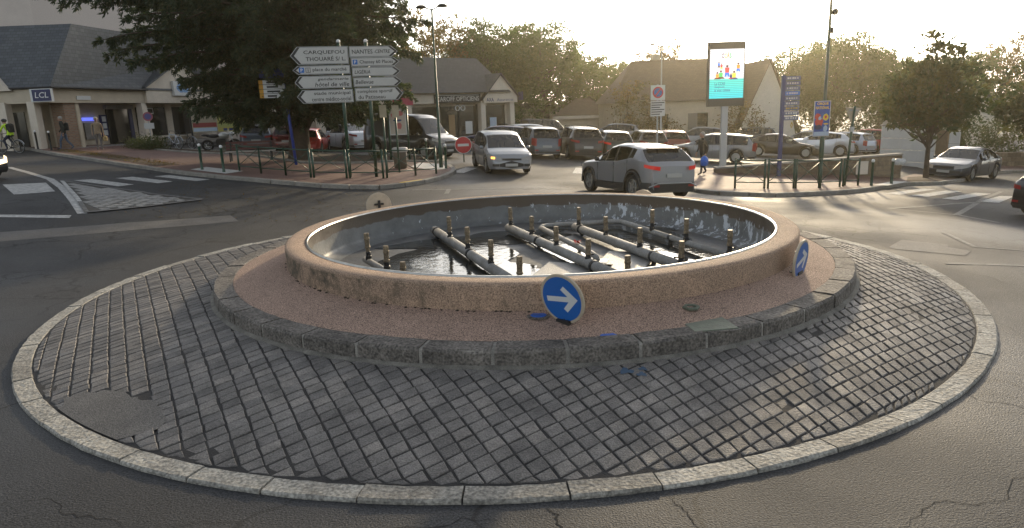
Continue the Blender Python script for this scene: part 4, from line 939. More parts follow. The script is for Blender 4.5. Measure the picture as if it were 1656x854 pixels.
KINDS = {
 'hatch': dict(T=[(0, .50), (.012, .66), (.05, .74), (.16, .86), (.27, .95), (.46, 1.40), (.54, 1.49), (.66, 1.50), (.80, 1.46), (.875, 1.40), (.965, .98), (.99, .84), (1, .55)], B=[(0, .60), (.1, .74), (.3, .87), (.7, .92), (1, .96)], ws=(.275, .46), rw=(.88, .963), sw=(.345, .865), bp=(.575,), cp=.80, base=1.5, wx=(.19, .80), r=.315),
 'mpv': dict(T=[(0, .52), (.012, .68), (.05, .80), (.12, .90), (.205, .99), (.40, 1.48), (.50, 1.60), (.64, 1.62), (.80, 1.585), (.90, 1.52), (.97, 1.02), (.99, .88), (1, .55)], B=[(0, .62), (.1, .8), (.3, .93), (.7, .99), (1, 1.02)], ws=(.215, .41), rw=(.905, .968), sw=(.30, .885), bp=(.545,), cp=.80, base=1.62, wx=(.185, .81), r=.325),
 'suv': dict(T=[(0, .56), (.012, .76), (.045, .90), (.13, .98), (.255, 1.05), (.43, 1.50), (.52, 1.585), (.66, 1.60), (.80, 1.56), (.89, 1.49), (.965, 1.05), (.99, .92), (1, .58)], B=[(0, .68), (.1, .88), (.3, .98), (.7, 1.04), (1, 1.08)], ws=(.265, .43), rw=(.892, .962), sw=(.335, .875), bp=(.565,), cp=.79, base=1.6, wx=(.19, .81), r=.35),
 'crossover': dict(T=[(0, .56), (.012, .78), (.05, .92), (.14, 1.0), (.26, 1.06), (.44, 1.50), (.53, 1.575), (.64, 1.58), (.76, 1.53), (.845, 1.47), (.95, 1.10), (.985, .98), (1, .58)], B=[(0, .70), (.1, .92), (.3, 1.0), (.6, 1.06), (.78, 1.18), (1, 1.10)], ws=(.27, .44), rw=(.85, .948), sw=(.34, .80), bp=(.56,), cp=.74, base=1.58, wx=(.19, .81), r=.36),
 'wagon': dict(T=[(0, .50), (.012, .66), (.05, .74), (.15, .85), (.25, .94), (.42, 1.40), (.50, 1.47), (.64, 1.49), (.82, 1.46), (.915, 1.41), (.972, .98), (.99, .86), (1, .55)], B=[(0, .60), (.1, .74), (.3, .87), (.7, .92), (1, .95)], ws=(.255, .42), rw=(.918, .97), sw=(.32, .905), bp=(.525, .73), cp=.99, base=1.49, wx=(.19, .79), r=.32),
 'sedan': dict(T=[(0, .48), (.012, .64), (.05, .73), (.15, .84), (.275, .92), (.44, 1.33), (.52, 1.41), (.61, 1.42), (.71, 1.37), (.895, 1.02), (.965, .96), (.985, .88), (1, .52)], B=[(0, .58), (.1, .72), (.3, .86), (.7, .93), (1, .94)], ws=(.28, .44), rw=(.715, .885), sw=(.35, .80), bp=(.57,), cp=.99, base=1.42, wx=(.185, .79), r=.325),
 'coupe_suv': dict(T=[(0, .55), (.012, .74), (.045, .88), (.14, .97), (.26, 1.04), (.43, 1.47), (.52, 1.55), (.61, 1.565), (.70, 1.53), (.90, 1.16), (.965, 1.08), (.99, .95), (1, .58)], B=[(0, .66), (.1, .86), (.3, .97), (.7, 1.03), (1, 1.05)], ws=(.27, .43), rw=(.705, .895), sw=(.335, .80), bp=(.55,), cp=.99, base=1.57, wx=(.19, .81), r=.36),
 'van': dict(T=[(0, .55), (.012, .80), (.04, 1.02), (.10, 1.14), (.155, 1.22), (.275, 1.98), (.33, 2.14), (.45, 2.19), (.94, 2.19), (.985, 2.10), (.995, 1.2), (1, .5)], B=[(0, .7), (.1, 1.02), (.2, 1.14), (1, 1.16)], ws=(.158, .275), rw=None, sw=(.20, .38), bp=(), cp=.99, base=2.2, wx=(.17, .80), r=.35),
 'kangoo': dict(T=[(0, .55), (.012, .74), (.05, .88), (.13, .97), (.22, 1.04), (.37, 1.66), (.43, 1.78), (.54, 1.82), (.93, 1.80), (.965, 1.74), (.99, 1.05), (1, .55)], B=[(0, .66), (.1, .88), (.3, 1.0), (1, 1.04)], ws=(.228, .37), rw=(.968, .985), sw=(.275, .93), bp=(.47, .70), cp=.99, base=1.82, wx=(.19, .80), r=.32),
}
wheel_cache = {}
def wheel_meshes(r):
    if r in wheel_cache: return wheel_cache[r]
    M = Matrix.Rotation(R(90), 4, 'X')
    b = MB(); b.lathe([(r*.66, -.09), (r*.93, -.10), (r, -.07), (r, .07), (r*.93, .10), (r*.66, .09), (r*.62, 0)], 24, (0, 0, 0), M, closed=True); ty = b.mesh('tyre', M_rubber, True)
    b = MB(); b.lathe([(r*.67, .075), (r*.60, .085), (r*.58, .02), (.001, .02)], 24, (0, 0, 0), M)
    b.lathe([(r*.16, .05), (r*.14, .082), (.001, .085)], 12, (0, 0, 0), M)
    for k in range(5):
        a = 2*math.pi*k/5
        for da in (-.12, .12):
            p = [(r*.12*math.cos(a)-.018*math.sin(a), r*.12*math.sin(a)+.018*math.cos(a)), (r*.12*math.cos(a)+.018*math.sin(a), r*.12*math.sin(a)-.018*math.cos(a)), (r*.60*math.cos(a+da)+.016*math.sin(a), r*.60*math.sin(a+da)-.016*math.cos(a)), (r*.60*math.cos(a+da)-.016*math.sin(a), r*.60*math.sin(a+da)+.016*math.cos(a))]
            b.prism(p, .05, .078, M)
    rm = b.mesh('rim', M_rim)
    wheel_cache[r] = (ty, rm); return wheel_cache[r]
def loft(kind, L, W, H):
    K = KINDS[kind]; sH = H/K['base']; r = K['r']*(L/4.3)**.3; wx = [f*L for f in K['wx']]; Ra = r+.055; zc = r
    xs = set(round(i*L/44, 4) for i in range(45))
    for x, _ in K['T']: xs.add(round(x*L, 4))
    for q in [K['ws'], K['sw']]+([K['rw']] if K['rw'] else []):
        for f in q: xs.add(round(f*L, 4))
    for f in K['bp']: xs.add(round(f*L-.04, 4)); xs.add(round(f*L+.04, 4))
    for w_ in wx:
        for k in range(-10, 11): xs.add(round(w_+Ra*math.sin(k/10*math.pi/2), 4))
    xs = sorted(xs); ys = [xs[0]]
    for x in xs[1:]:
        if x-ys[-1] > .012: ys.append(x)
    xs = ys; rows = []
    for x in xs:
        f = x/L; Tz = interp(K['T'], f)*sH; Bz = min(interp(K['B'], f)*sH, Tz-.02)
        d = min(x, L-x); hw = W/2*(1-.24*(1-min(d/.55, 1))**2.4)
        zb = .19+.05*(1-min(d/.6, 1))
        for w_ in wx:
            if abs(x-w_) < Ra: zb = max(zb, zc+math.sqrt(max(0, Ra*Ra-(x-w_)**2)))
        cab = min(1, max(0, (Tz-Bz)/.42)); zb = min(zb, Bz-.08)
        lean = {'van': .11, 'kangoo': .11, 'mpv': .15}.get(kind, .19)
        rows.append([(0, zb), (hw*.90, zb), (hw*.985, zb+(Bz-zb)*.28), (hw*1.0, zb+(Bz-zb)*.60), (hw*.985, Bz-.03*cab-.01), (hw*.955, Bz+.004), (hw*(.94-lean*cab), Tz-.012-.075*cab), (hw*(.885-lean*cab), Tz-.010-.030*cab), (hw*.42, Tz-.003), (0, Tz)])
    return K, xs, rows, r, wx, sH
def make_car(kind, L, W, H, pm, name='parked_car', opts={}):
    K, xs, rows, r, wx, sH = loft(kind, L, W, H)
    n, m = len(xs), 10
    def P(i, j, s, off=0.): y, z = rows[i][j]; return (L/2-xs[i], s*(y+off), z+off*.4)   # nose at +X
    e = empty(name)
    body = MB(); dark = MB(); parts = {'windscreen': MB(), 'rear_window': MB()}; side = {}
    def cell(x0, x1, j):
        xm = (x0+x1)/2/L
        if j in (7, 8) or j == 6:
            if K['ws'][0] < xm < K['ws'][1] and j >= 7: return 'windscreen'
            if K['rw'] and K['rw'][0] < xm < K['rw'][1] and j >= 7: return 'rear_window'
        if j == 5 and K['sw'][0] < xm < K['sw'][1]:
            for q in K['bp']:
                if abs(xm-q)*L < .045: return 'pillar'
            if K['cp'] and abs(xm-K['cp'])*L < .05: return 'pillar'
            k = sum(1 for q in K['bp'] if xm > q)+(1 if xm > K['cp'] else 0)
            return ('side', k)
        return None
    for s in (-1, 1):
        for i in range(n-1):
            for j in range(m-1):
                q = [P(i, j, s), P(i+1, j, s), P(i+1, j+1, s), P(i, j+1, s)]
                f = (0, 1, 2, 3) if s > 0 else (3, 2, 1, 0)
                c = cell(xs[i], xs[i+1], j)
                zm = sum(v[2] for v in q)/4
                if c is None: (dark if (j == 0 or (j == 1 and opts.get('clad'))) else body).add(q, [f])
                elif c == 'pillar': dark.add(q, [f])
                elif isinstance(c, tuple): side.setdefault((s, c[1]), MB()).add(q, [f])
                else: parts[c].add(q, [f])
        for i, fl in ((0, 1), (n-1, -1)):
            q = [P(i, j, s) for j in range(m)]; f = tuple(range(m)) if s*fl < 0 else tuple(reversed(range(m))); body.add(q, [f])
    bo = body.build('body', pm, e, shade=True); weld(bo, .62)
    weld(dark.build('underbody', M_trim, e, shade=True))
    for k_, b in parts.items():
        if b.f: weld(b.build(k_, M_glass, e, shade=True))
    for k_, b in side.items(): weld(b.build('side_window', M_glass, e, shade=True))
    # strips that hug the plan contour of the nose or the tail
    def contour(y, z, front, off):
        # y: 0 at the corner of the cap (x=end) outward; walk from centre across the cap, round the corner, along the flank
        return None
    def strip(name, m_, front, a0, a1, z0, z1, s, z0b=None, z1b=None, off=.008, seg=8, parent=None):
        # a: 0 centre .. 1 cap corner .. 2 half a metre along the side
        b = MB(); z0b = z0 if z0b is None else z0b; z1b = z1 if z1b is None else z1b
        for k in range(seg+1):
            t_ = k/seg; a = lerp(a0, a1, t_)
            if a <= 1: x = 0; hw = W/2*.76*a; nx, ny = 1, .15*a
            else:
                x = (a-1)*.5; d = x; hw = W/2*(1-.24*(1-min(d/.55, 1))**2.4); nx, ny = max(0, 1.2-a*.6), 1
            l = math.hypot(nx, ny); nx, ny = nx/l*off, ny/l*off
            X = (L/2-x+nx) if front else (-L/2+x-nx)
            for z in (lerp(z0, z0b, t_), lerp(z1, z1b, t_)): b.v.append((X, s*(hw*1.004+ny), z*sH))
        for k in range(seg):
            f = (2*k, 2*k+2, 2*k+3, 2*k+1); b.f.append(f); b.m.append(0)
        # thickness
        return b.build(name, m_, parent or e, shade=True)
    hz = interp(K['T'], .03); tall = kind in ('suv', 'crossover', 'van', 'coupe_suv', 'kangoo', 'mpv')
    rz_ = interp(K['T'], .985)
    lit = opts.get('lit_front')
    for s in (-1, 1):
        hl = strip('headlight', M_head_on if lit else M_head, True, .60, 1.9 if kind == 'mpv' else 1.75, hz-.19, hz-.03, s, hz-.04, hz+.09)
        if opts.get('indicator') == s: strip('indicator', M_ind, True, .98, 1.25, hz-.10, hz-.02, s, off=.014, parent=hl)
        strip('fog_lamp', M_trim, True, .72, 1.12, .34, .44, s)
        if kind in ('mpv', 'wagon', 'kangoo') : strip('taillight', M_tail, False, .86, 1.35, rz_-.28, rz_+.10, s, rz_-.22, rz_+.14)
        elif kind == 'van': strip('taillight', M_tail, False, .86, 1.15, .8, 1.3, s)
        else: strip('taillight', M_tail_on if opts.get('brake') else M_tail, False, .70, 1.5, rz_-.12, rz_-.01, s, rz_-.03, rz_+.05)
        strip('rear_reflector', M_tail, False, .70, .98, .40, .46, s)
        # bumper shadow line
        strip('bumper_seam', M_trim, False, 0, 1.9, .30 if not opts.get('clad') else .24, .36 if not opts.get('clad') else .52, s, off=.006)
        strip('lower_grille', M_trim, True, 0, .70, .27, .56 if kind == 'mpv' else .46, s, .34, .44)
        strip('upper_grille', M_trim, True, 0, .55, hz-.17, hz-.08, s, hz-.15, hz-.09)
        # mirror
        mx_ = L/2-(K['ws'][0]+.075)*L; b = MB(); b.ball((mx_, s*(W/2+.07), interp(K['B'], .32)*sH+.07), .1, 8, 0, (.55, .95, .7)); b.tube([(mx_, s*(W/2-.07), interp(K['B'], .32)*sH+.01), (mx_, s*(W/2+.05), interp(K['B'], .32)*sH+.04)], .025, 6); b.build('mirror', M_trim if opts.get('clad') else pm, e, shade=True)
        for f in ((K['bp'][0] if K['bp'] else .33)-.02, K['cp']-.04 if K['cp'] < .9 else .70):
            x = L/2-f*L; z = interp(K['B'], f)*sH-.13; b = MB(); b.box((x, s*(W/2+.008), z), (.18, .03, .03)); b.build('door_handle', pm, e)
        for f in (K['ws'][0]+.055, (K['bp'][0] if K['bp'] else .37), (K['cp'] if K['cp'] < .9 else .76)):
            x = L/2-f*L; b = MB(); b.box((x, s*(W/2*.997), (.28+interp(K['B'], f)*sH)/2), (.008, .012, interp(K['B'], f)*sH-.34)); b.build('door_seam', M_trim, e)
        ty, rm = wheel_meshes(round(r, 3))
        if opts.get('clad'):
            for w_ in wx:
                b = MB(); b.tube([(L/2-w_+(r+.075)*math.cos(a), s*(W/2-.012), r+(r+.075)*math.sin(a)) for a in [R(-8)+k*R(196)/14 for k in range(15)]], .042, 6); b.build('wheel_arch_trim', M_trim, e, shade=True)
            b = MB(); b.box((0, s*(W/2-.03), .30), (wx[1]-wx[0]-2*r-.16, .05, .2)); b.build('sill_trim', M_trim, e)
        for w_ in wx:
            we = empty('wheel', (L/2-w_, s*(W/2-.105), r), 0, e); we.rotation_euler = (0, 0, 0 if s < 0 else math.pi)
            link(bpy.data.objects.new('tyre', ty), we); link(bpy.data.objects.new('rim', rm), we)
    for fr, nm in ((1, 'number_plate'), (-1, 'number_plate')):
        z = (.40 if fr > 0 else (.62 if not opts.get('clad') else .72))*sH; b = MB(); b.box((fr*(L/2+.012), 0, z), (.012, .5, .11)); b.build(nm, M_plate_w, e)
    # rear spoiler and wiper
    if K['rw'] and kind not in ('sedan', 'coupe_suv'):
        f = K['rw'][0]; z = interp(K['T'], f)*sH; b = MB(); b.box((L/2-f*L-.04, 0, z-.0), (.16, W*.60, .03)); b.build('spoiler', M_trim if opts.get('clad') else pm, e)
    # cabin: dark tub and seats so that the windows look into something
    zb = interp(K['B'], .5)*sH; b = MB(); b.bbox(L/2-.90*L, L/2-.26*L, -W*.40, W*.40, .3, zb-.16); b.build('cabin_floor', M_int, e)
    for f in (.46, .68):
        for s in (-1, 1):
            x = L/2-f*L; b = MB(); b.box((x, s*W*.20, zb), (.12, .42, .42), 0, 0, Matrix.Rotation(R(-12), 3, 'Y')); b.box((x-.06, s*W*.20, zb+.28), (.08, .22, .14)); b.build('seat', M_int, e)
    b = MB(); b.box((L/2-(K['ws'][0]+.10)*L, 0, zb-.06), (.4, W*.74, .12)); b.build('dashboard', M_int, e)
    if opts.get('rails'):
        for s in (-1, 1):
            b = MB(); b.tube([(L/2-.44*L, s*W*.335, H-.03), (L/2-.47*L, s*W*.335, H+.03), (L/2-.80*L, s*W*.335, H+.02), (L/2-.83*L, s*W*.335, H-.05)], .018, 6); b.build('roof_rail', M_trim, e)
    return e
def weld(o, ang=None):
    bm = bmesh.new(); bm.from_mesh(o.data); bmesh.ops.remove_doubles(bm, verts=bm.verts[:], dist=.0008); bmesh.ops.recalc_face_normals(bm, faces=bm.faces[:])
    if ang:
        for ed in bm.edges:
            if len(ed.link_faces) == 2 and ed.calc_face_angle(0) > ang: ed.smooth = False
    bm.to_mesh(o.data); bm.free(); return o
def car(kind, L, W, H, pm, x, y, head, label, cat='car', name='parked_car', group=None, off=0., **opts):
    e = make_car(kind, L, W, H, pm, name, opts); a = R(head); ca, sa = math.cos(a), math.sin(a); hb = L*.31
    zf = terr(x+ca*hb, y+sa*hb); zr = terr(x-ca*hb, y-sa*hb); zl = terr(x-sa*.75, y+ca*.75); zq = terr(x+sa*.75, y-ca*.75)
    e.location = (x, y, (zf+zr)/2+off); e.rotation_euler = (math.atan2(zl-zq, 1.5), -math.atan2(zf-zr, 2*hb), a)
    return tag(e, label, cat, group)
GP = 'cars parked in the car park'
P_sil = paint('silver', (.23, .24, .255)); P_gry = paint('grey', (.20, .208, .22)); P_dgr = paint('dark_grey', (.032, .036, .042)); P_blk = paint('black', (.012, .012, .014)); P_wht = paint('white', (.68, .70, .73)); P_red = paint('red', (.42, .015, .012)); P_dred = paint('dark_red', (.10, .010, .012)); P_blu = paint('dark_blue', (.018, .025, .075)); P_blg = paint('blue_grey', (.085, .105, .13)); P_brn = paint('brown', (.05, .038, .028)); P_lblu = paint('pale_blue', (.42, .46, .54)); P_grn = paint('dark_green', (.018, .03, .022))
car('mpv', 4.4, 1.83, 1.62, P_sil, -.60, 28.7, -77, 'silver people carrier with one orange indicator lit, driving towards the fountain', name='car', indicator=-1)
car('crossover', 4.2, 1.8, 1.58, P_gry, 3.71, 20.9, 112, 'grey crossover seen from behind, turning into the car park', name='car', clad=True, brake=True)
car('van', 5.3, 2.0, 2.2, P_dgr, -5.44, 35.8, -33, 'dark grey panel van parked behind the tall lamp', 'van', 'parked_van', GP)
car('hatch', 4.3, 1.8, 1.55, P_blg, -15.1, 40.3, 106, 'grey hatchback parked right of the town map board', group=GP)
car('hatch', 4.0, 1.7, 1.45, P_dred, -13.35, 40.6, 102, 'dark red car half hidden by the cedar trunk', group=GP)
car('hatch', 3.9, 1.7, 1.40, P_red, -11.35, 37.9, 96, 'bright red car just right of the cedar trunk', group=GP)
car('coupe_suv', 4.5, 1.85, 1.57, P_wht, -10.0, 41.2, 128, 'white sloping back car behind the direction sign posts', group=GP)
car('hatch', 4.2, 1.8, 1.5, P_lblu, -8.3, 42.6, 116, 'pale car between the white one and the dark van', group=GP)
car('wagon', 4.6, 1.8, 1.5, P_blu, -1.1, 42.5, 168, 'dark blue estate right behind the silver people carrier', group=GP)
car('mpv', 4.3, 1.77, 1.63, P_blg, 1.2, 37, 104, 'blue grey people carrier seen from the rear by the estate', group=GP)
car('suv', 4.6, 1.85, 1.68, P_blk, 3.4, 36.8, 100, 'black off-roader with roof rails seen from the rear', group=GP, rails=True)
car('hatch', 4.1, 1.75, 1.48, P_grn, 5.45, 38.2, 95, 'dark hatchback with a red brake light beside the black off-roader', group=GP, brake=True)
car('hatch', 4.2, 1.75, 1.5, P_brn, 7.75, 40.4, 97, 'brown car behind the roof of the grey crossover', group=GP)
car('hatch', 4.0, 1.75, 1.48, paint('brick_red', (.20, .035, .02)), 9.75, 42.6, 92, 'brick red hatchback right of the no parking board', group=GP)
car('mpv', 4.2, 1.75, 1.6, P_sil, 13.6, 50.5, 168, 'silver people carrier parked in front of the house wall', group=GP)
car('wagon', 4.5, 1.84, 1.5, P_sil, 10.6, 36.3, 158, 'silver estate parked behind the billboard post', group=GP)
car('sedan', 4.5, 1.8, 1.42, paint('black_brown', (.022, .018, .016)), 16.7, 42.4, -20, 'dark saloon with its nose pointing at the circus poster', group=GP)
car('crossover', 4.3, 1.8, 1.57, P_wht, 20.3, 45.2, 155, 'white crossover behind the circus poster pole', group=GP)
car('hatch', 4.2, 1.8, 1.48, P_sil, 22.5, 53, 157, 'silver hatchback in the second row behind the white crossover', group=GP)
car('mpv', 4.1, 1.75, 1.55, P_lblu, 23.6, 48.5, 122, 'pale blue rounded car behind the triangular sign', group=GP)
car('kangoo', 4.2, 1.8, 1.75, P_red, 26.7, 51, 112, 'red box van beside the white hoarding', group=GP)
car('suv', 4.5, 1.85, 1.65, P_dgr, 18.8, 54.5, 165, 'dark car below the white gable in the far row', group=GP)
car('suv', 4.6, 1.85, 1.65, P_sil, 7.9, 54, 165, 'silver off-roader in the far row before the small shed', group=GP)
car('kangoo', 4.4, 1.8, 1.85, P_dgr, 2.7, 54, 25, 'dark box van in the far row behind the black off-roader', group=GP)
car('wagon', 4.5, 1.8, 1.5, P_wht, 1.6, 49.5, 20, 'white estate in the far row behind the blue grey car', group=GP)
car('hatch', 4.1, 1.75, 1.5, P_blg, -.7, 52, -72, 'small blue car before the insurance shop', group=GP)
car('sedan', 4.65, 1.82, 1.43, paint('slate', (.03, .036, .05)), 20.6, 30.9, 218, 'slate grey saloon parked at the kerb beside the small tree', name='parked_car')
car('hatch', 4.2, 1.8, 1.5, P_dgr, 29.5, 46.5, 72, 'dark car glimpsed at the right end of the white hoarding', group=GP)
car('hatch', 4.3, 1.8, 1.5, P_blk, 15.95, 18.2, 12, 'black car cut off by the right edge of the picture', name='car')
car('hatch', 4.3, 1.8, 1.5, P_blk, -19.6, 22.9, -14, 'black car with lit headlight cut off at the left edge', name='car', lit_front=True)
b = MB(); b.tube([(-2.06, -.80, .40), (-2.12, -.55, .50), (-2.13, .55, .50), (-2.06, .80, .40)], .022, 6)
for o_ in [o for o in bpy.data.objects if o.get('label', '').startswith('grey crossover')]: b.build('bumper_trim', M_rim, o_)

# ================================================================ BUILDINGS AND WALLS
def brickmat(name, c1, c2, cm, scale, rough=.6, bw=.5, bh=.25, ms=.015, bump=.4, coord='Object', rot=None, spec=.5):
    if name in MATS: return MATS[name]
    m = bpy.data.materials.new(name); m.use_nodes = True; t = m.node_tree; b = t.nodes['Principled BSDF']; b.inputs['Roughness'].default_value = rough; b.inputs['Specular IOR Level'].default_value = spec
    tc = t.nodes.new('ShaderNodeTexCoord'); br = t.nodes.new('ShaderNodeTexBrick'); mp = t.nodes.new('ShaderNodeMapping')
    if rot: mp.inputs['Rotation'].default_value = rot
    br.inputs['Scale'].default_value = scale; br.inputs['Color1'].default_value = (*c1, 1); br.inputs['Color2'].default_value = (*c2, 1); br.inputs['Mortar'].default_value = (*cm, 1)
    br.inputs['Brick Width'].default_value = bw; br.inputs['Row Height'].default_value = bh; br.inputs['Mortar Size'].default_value = ms
    t.links.new(tc.outputs['UV' if coord == 'UV' else coord], mp.inputs[0]); t.links.new(mp.outputs[0], br.inputs['Vector']); t.links.new(br.outputs['Color'], b.inputs['Base Color'])
    bp = t.nodes.new('ShaderNodeBump'); bp.inputs['Strength'].default_value = bump; bp.inputs['Distance'].default_value = .02; t.links.new(br.outputs['Color'], bp.inputs['Height']); t.links.new(bp.outputs[0], b.inputs['Normal'])
    MATS[name] = m; return m
def uvquad(b_, name, m, parent, scale=1.0):
    # build and give every face a metric UV along its own plane
    o = b_.build(name, m, parent); me = o.data; uv = me.uv_layers.new(name='UVMap')
    for p in me.polygons:
        n_ = p.normal; ax = Vector((-n_.y, n_.x, 0)); ax = ax.normalized() if ax.length > .05 else Vector((1, 0, 0)); ay = n_.cross(ax)
        for li in p.loop_indices:
            c = me.vertices[me.loops[li].vertex_index].co; uv.data[li].uv = (c.dot(ax)*scale, c.dot(ay)*scale)
    return o
M_slate = brickmat('slate_roof', (.052, .060, .070), (.085, .095, .105), (.028, .032, .038), 1.0, .5, .32, .2, .012, .6, 'UV')
M_tile = brickmat('roof_tiles', (.042, .043, .045), (.056, .057, .059), (.028, .029, .030), 1.0, .75, .3, .22, .01, .5, 'UV')
M_tileb = brickmat('roof_tiles_brown', (.10, .070, .048), (.13, .09, .062), (.06, .042, .03), 1.0, .8, .3, .22, .01, .5, 'UV')
M_rend = mat('render_beige', (.52, .45, .345), .85, var=.1, vscale=1.2, bump=.2, bscale=30)
M_rendp = mat('render_pale', (.64, .57, .475), .85, var=.1, vscale=1.2, bump=.2, bscale=30)
M_block = mat('block_render', (.62, .55, .49), .9, c2=(.52, .455, .41), vscale=.5, bump=.15)
M_win = mat('shop_glass', (.02, .022, .022), .06, spec=.8)
M_wint = mat('shop_interior', (.05, .042, .03), .5, c2=(.015, .014, .012), vscale=1.5)
M_navy = mat('navy_panel', (.012, .018, .09), .45)
M_brk = brickmat('brick_pillar', (.24, .12, .065), (.34, .20, .12), (.25, .21, .17), 1.0, .85, .24, .09, .02, .5, 'UV')
def part(name, m, parent, *boxes):
    b = MB()
    for q in boxes: b.bbox(*q)
    return b.build(name, m, parent)

# --- bank at the left
KX, KY = -25.2, 37.5; kz = terr(KX, KY)
dW = Vector((.226, .974)).normalized(); bank = thing('bank_building', 'low bank building with slate mansard roof and beige arcade', 'building', (KX, KY, kz), math.atan2(dW.y, dW.x))
Li = bank.matrix_basis.inverted() if False else (Matrix.Translation((KX, KY, kz)) @ Matrix.Rotation(math.atan2(dW.y, dW.x), 4, 'Z')).inverted()
def bl_(x, y, z): return tuple(Li @ Vector((x+2, y, z)))
part('fascia_beam', M_rend, bank, (0, 7.0, -.02, .35, 2.62, 3.42))
part('soffit', M_rendp, bank, (.0, 20, .36, 1.6, 3.0, 3.1))
part('back_wall', M_rend, bank, (.3, 20, 1.6, 1.9, -.5, 3.4))
part('arcade_floor', M_conc, bank, (-.2, 20, -.3, 1.6, -.6, .12))
b = MB(); b.bbox(.95, 1.75, .15, 1.0, -.5, 2.62); uvquad(b, 'brick_pillar', M_brk, bank)
for s_ in (6.75, 13.2, 18):
    b = MB(); b.add([(s_-.28, -.25, -.6), (s_+.32, -.25, -.6), (s_+.32, .4, -.6), (s_-.28, .4, -.6), (s_-.12, .0, 2.7), (s_+.28, .0, 2.7), (s_+.28, .4, 2.7), (s_-.12, .4, 2.7)], [(0, 1, 5, 4), (1, 2, 6, 5), (2, 3, 7, 6), (3, 0, 4, 7), (4, 5, 6, 7)]); b.build('arcade_pillar', M_rendp, bank)
# mansard: front slope, hip corner and the left slope that faces the road
ev, rt = 3.42, 6.95
LW = bl_(-34, 37.35, kz+ev); LR = bl_(-34, 39.6, kz+rt); HK = bl_(-26.65, 39.7, kz+rt)
b = MB(); b.add([(-.1, -.3, ev), (22, -.3, ev), (22, 1.9, rt), HK], [(0, 1, 2, 3)]); uvquad(b, 'front_roof_slope', M_slate, bank)
b = MB(); b.add([(-.1, -.3, ev), HK, LR, LW], [(0, 1, 2, 3)]); uvquad(b, 'left_roof_slope', M_slate, bank)
b = MB(); b.add([HK, (22, 1.9, rt), (22, 12, rt), bl_(-34, 50, kz+rt), LR], [(0, 1, 2, 3, 4)]); b.build('flat_roof', M_conc, bank)
b = MB(); b.tube([(-.1, -.33, ev), (7.0, -.33, ev)], .06, 8); b.tube([(13.6, -.33, ev), (22, -.33, ev)], .06, 8); b.build('gutter', M_blk, bank)
b = MB(); b.tube([(-.1, -.33, ev), LW], .06, 8); b.build('gutter', M_blk, bank)
# left face under the hip: beam, two pillars, shadowed passage, gable
def lf(x0, x1, y0, y1, z0, z1): return [bl_(x, y, kz+z) for x in (x0, x1) for y in (y0, y1) for z in (z0, z1)]
BOXF = [(0, 1, 3, 2), (4, 6, 7, 5), (0, 4, 5, 1), (2, 3, 7, 6), (0, 2, 6, 4), (1, 5, 7, 3)]
for nm, m, *bx in (('left_beam', M_rend, (-34, -27.2, 37.45, 37.75, 2.62, 3.40)), ('left_pillar', M_rendp, (-28.35, -27.95, 37.3, 37.8, -.5, 2.7)), ('left_pillar', M_rendp, (-29.95, -29.55, 37.3, 37.8, -.5, 2.7)), ('left_pillar', M_rendp, (-32, -31.6, 37.3, 37.8, -.5, 2.7)), ('passage_wall', M_rend, (-34, -26.9, 39.2, 39.5, -.5, 3.4)), ('passage_door', M_win, (-30.9, -29.9, 39.12, 39.2, 0, 2.2)), ('passage_window', M_wint, (-29.3, -28.6, 39.12, 39.2, .3, 2.3))):
    b = MB(); b.add(lf(*bx[0]), BOXF); fixn(b.build(nm, m, bank))
b = MB(); b.add([bl_(-32.4, 37.2, kz+3.3), bl_(-29.0, 37.2, kz+3.3), bl_(-30.6, 37.2, kz+4.75), bl_(-32.4, 38.6, kz+3.3), bl_(-29.0, 38.6, kz+3.3), bl_(-30.6, 38.6, kz+4.75)], [(0, 1, 2), (0, 2, 5, 3), (1, 4, 5, 2), (3, 5, 4)]); fixn(b.build('left_gable', M_rendp, bank))
# shop gable over the second bay
g0, g1, ga, gt = 6.95, 13.5, 10.2, 5.3
b = MB(); b.add([(g0, -.22, 2.62), (g1, -.22, 2.62), (g1, -.22, 3.75), (ga, -.22, gt), (g0, -.22, 3.75), (g0, .4, 2.62), (g1, .4, 2.62), (g1, .4, 3.75), (ga, .4, gt), (g0, .4, 3.75)], [(0, 1, 2, 3, 4), (9, 8, 7, 6, 5), (0, 4, 9, 5), (1, 6, 7, 2), (0, 5, 6, 1)]); fixn(b.build('gable_wall', M_rendp, bank))
for (a, c) in (((g0-.25, 3.62), (ga, gt+.12)), ((ga, gt+.12), (g1+.25, 3.62))):
    b = MB(); b.add([(a[0], -.45, a[1]), (c[0], -.45, c[1]), (c[0], 2.2, c[1]), (a[0], 2.2, a[1]), (a[0], -.45, a[1]-.1), (c[0], -.45, c[1]-.1), (c[0], 2.2, c[1]-.1), (a[0], 2.2, a[1]-.1)], BOXF and [(0, 1, 2, 3), (7, 6, 5, 4), (0, 4, 5, 1), (2, 6, 7, 3), (0, 3, 7, 4), (1, 5, 6, 2)]); fixn(uvquad(b, 'gable_roof', M_slate, bank))
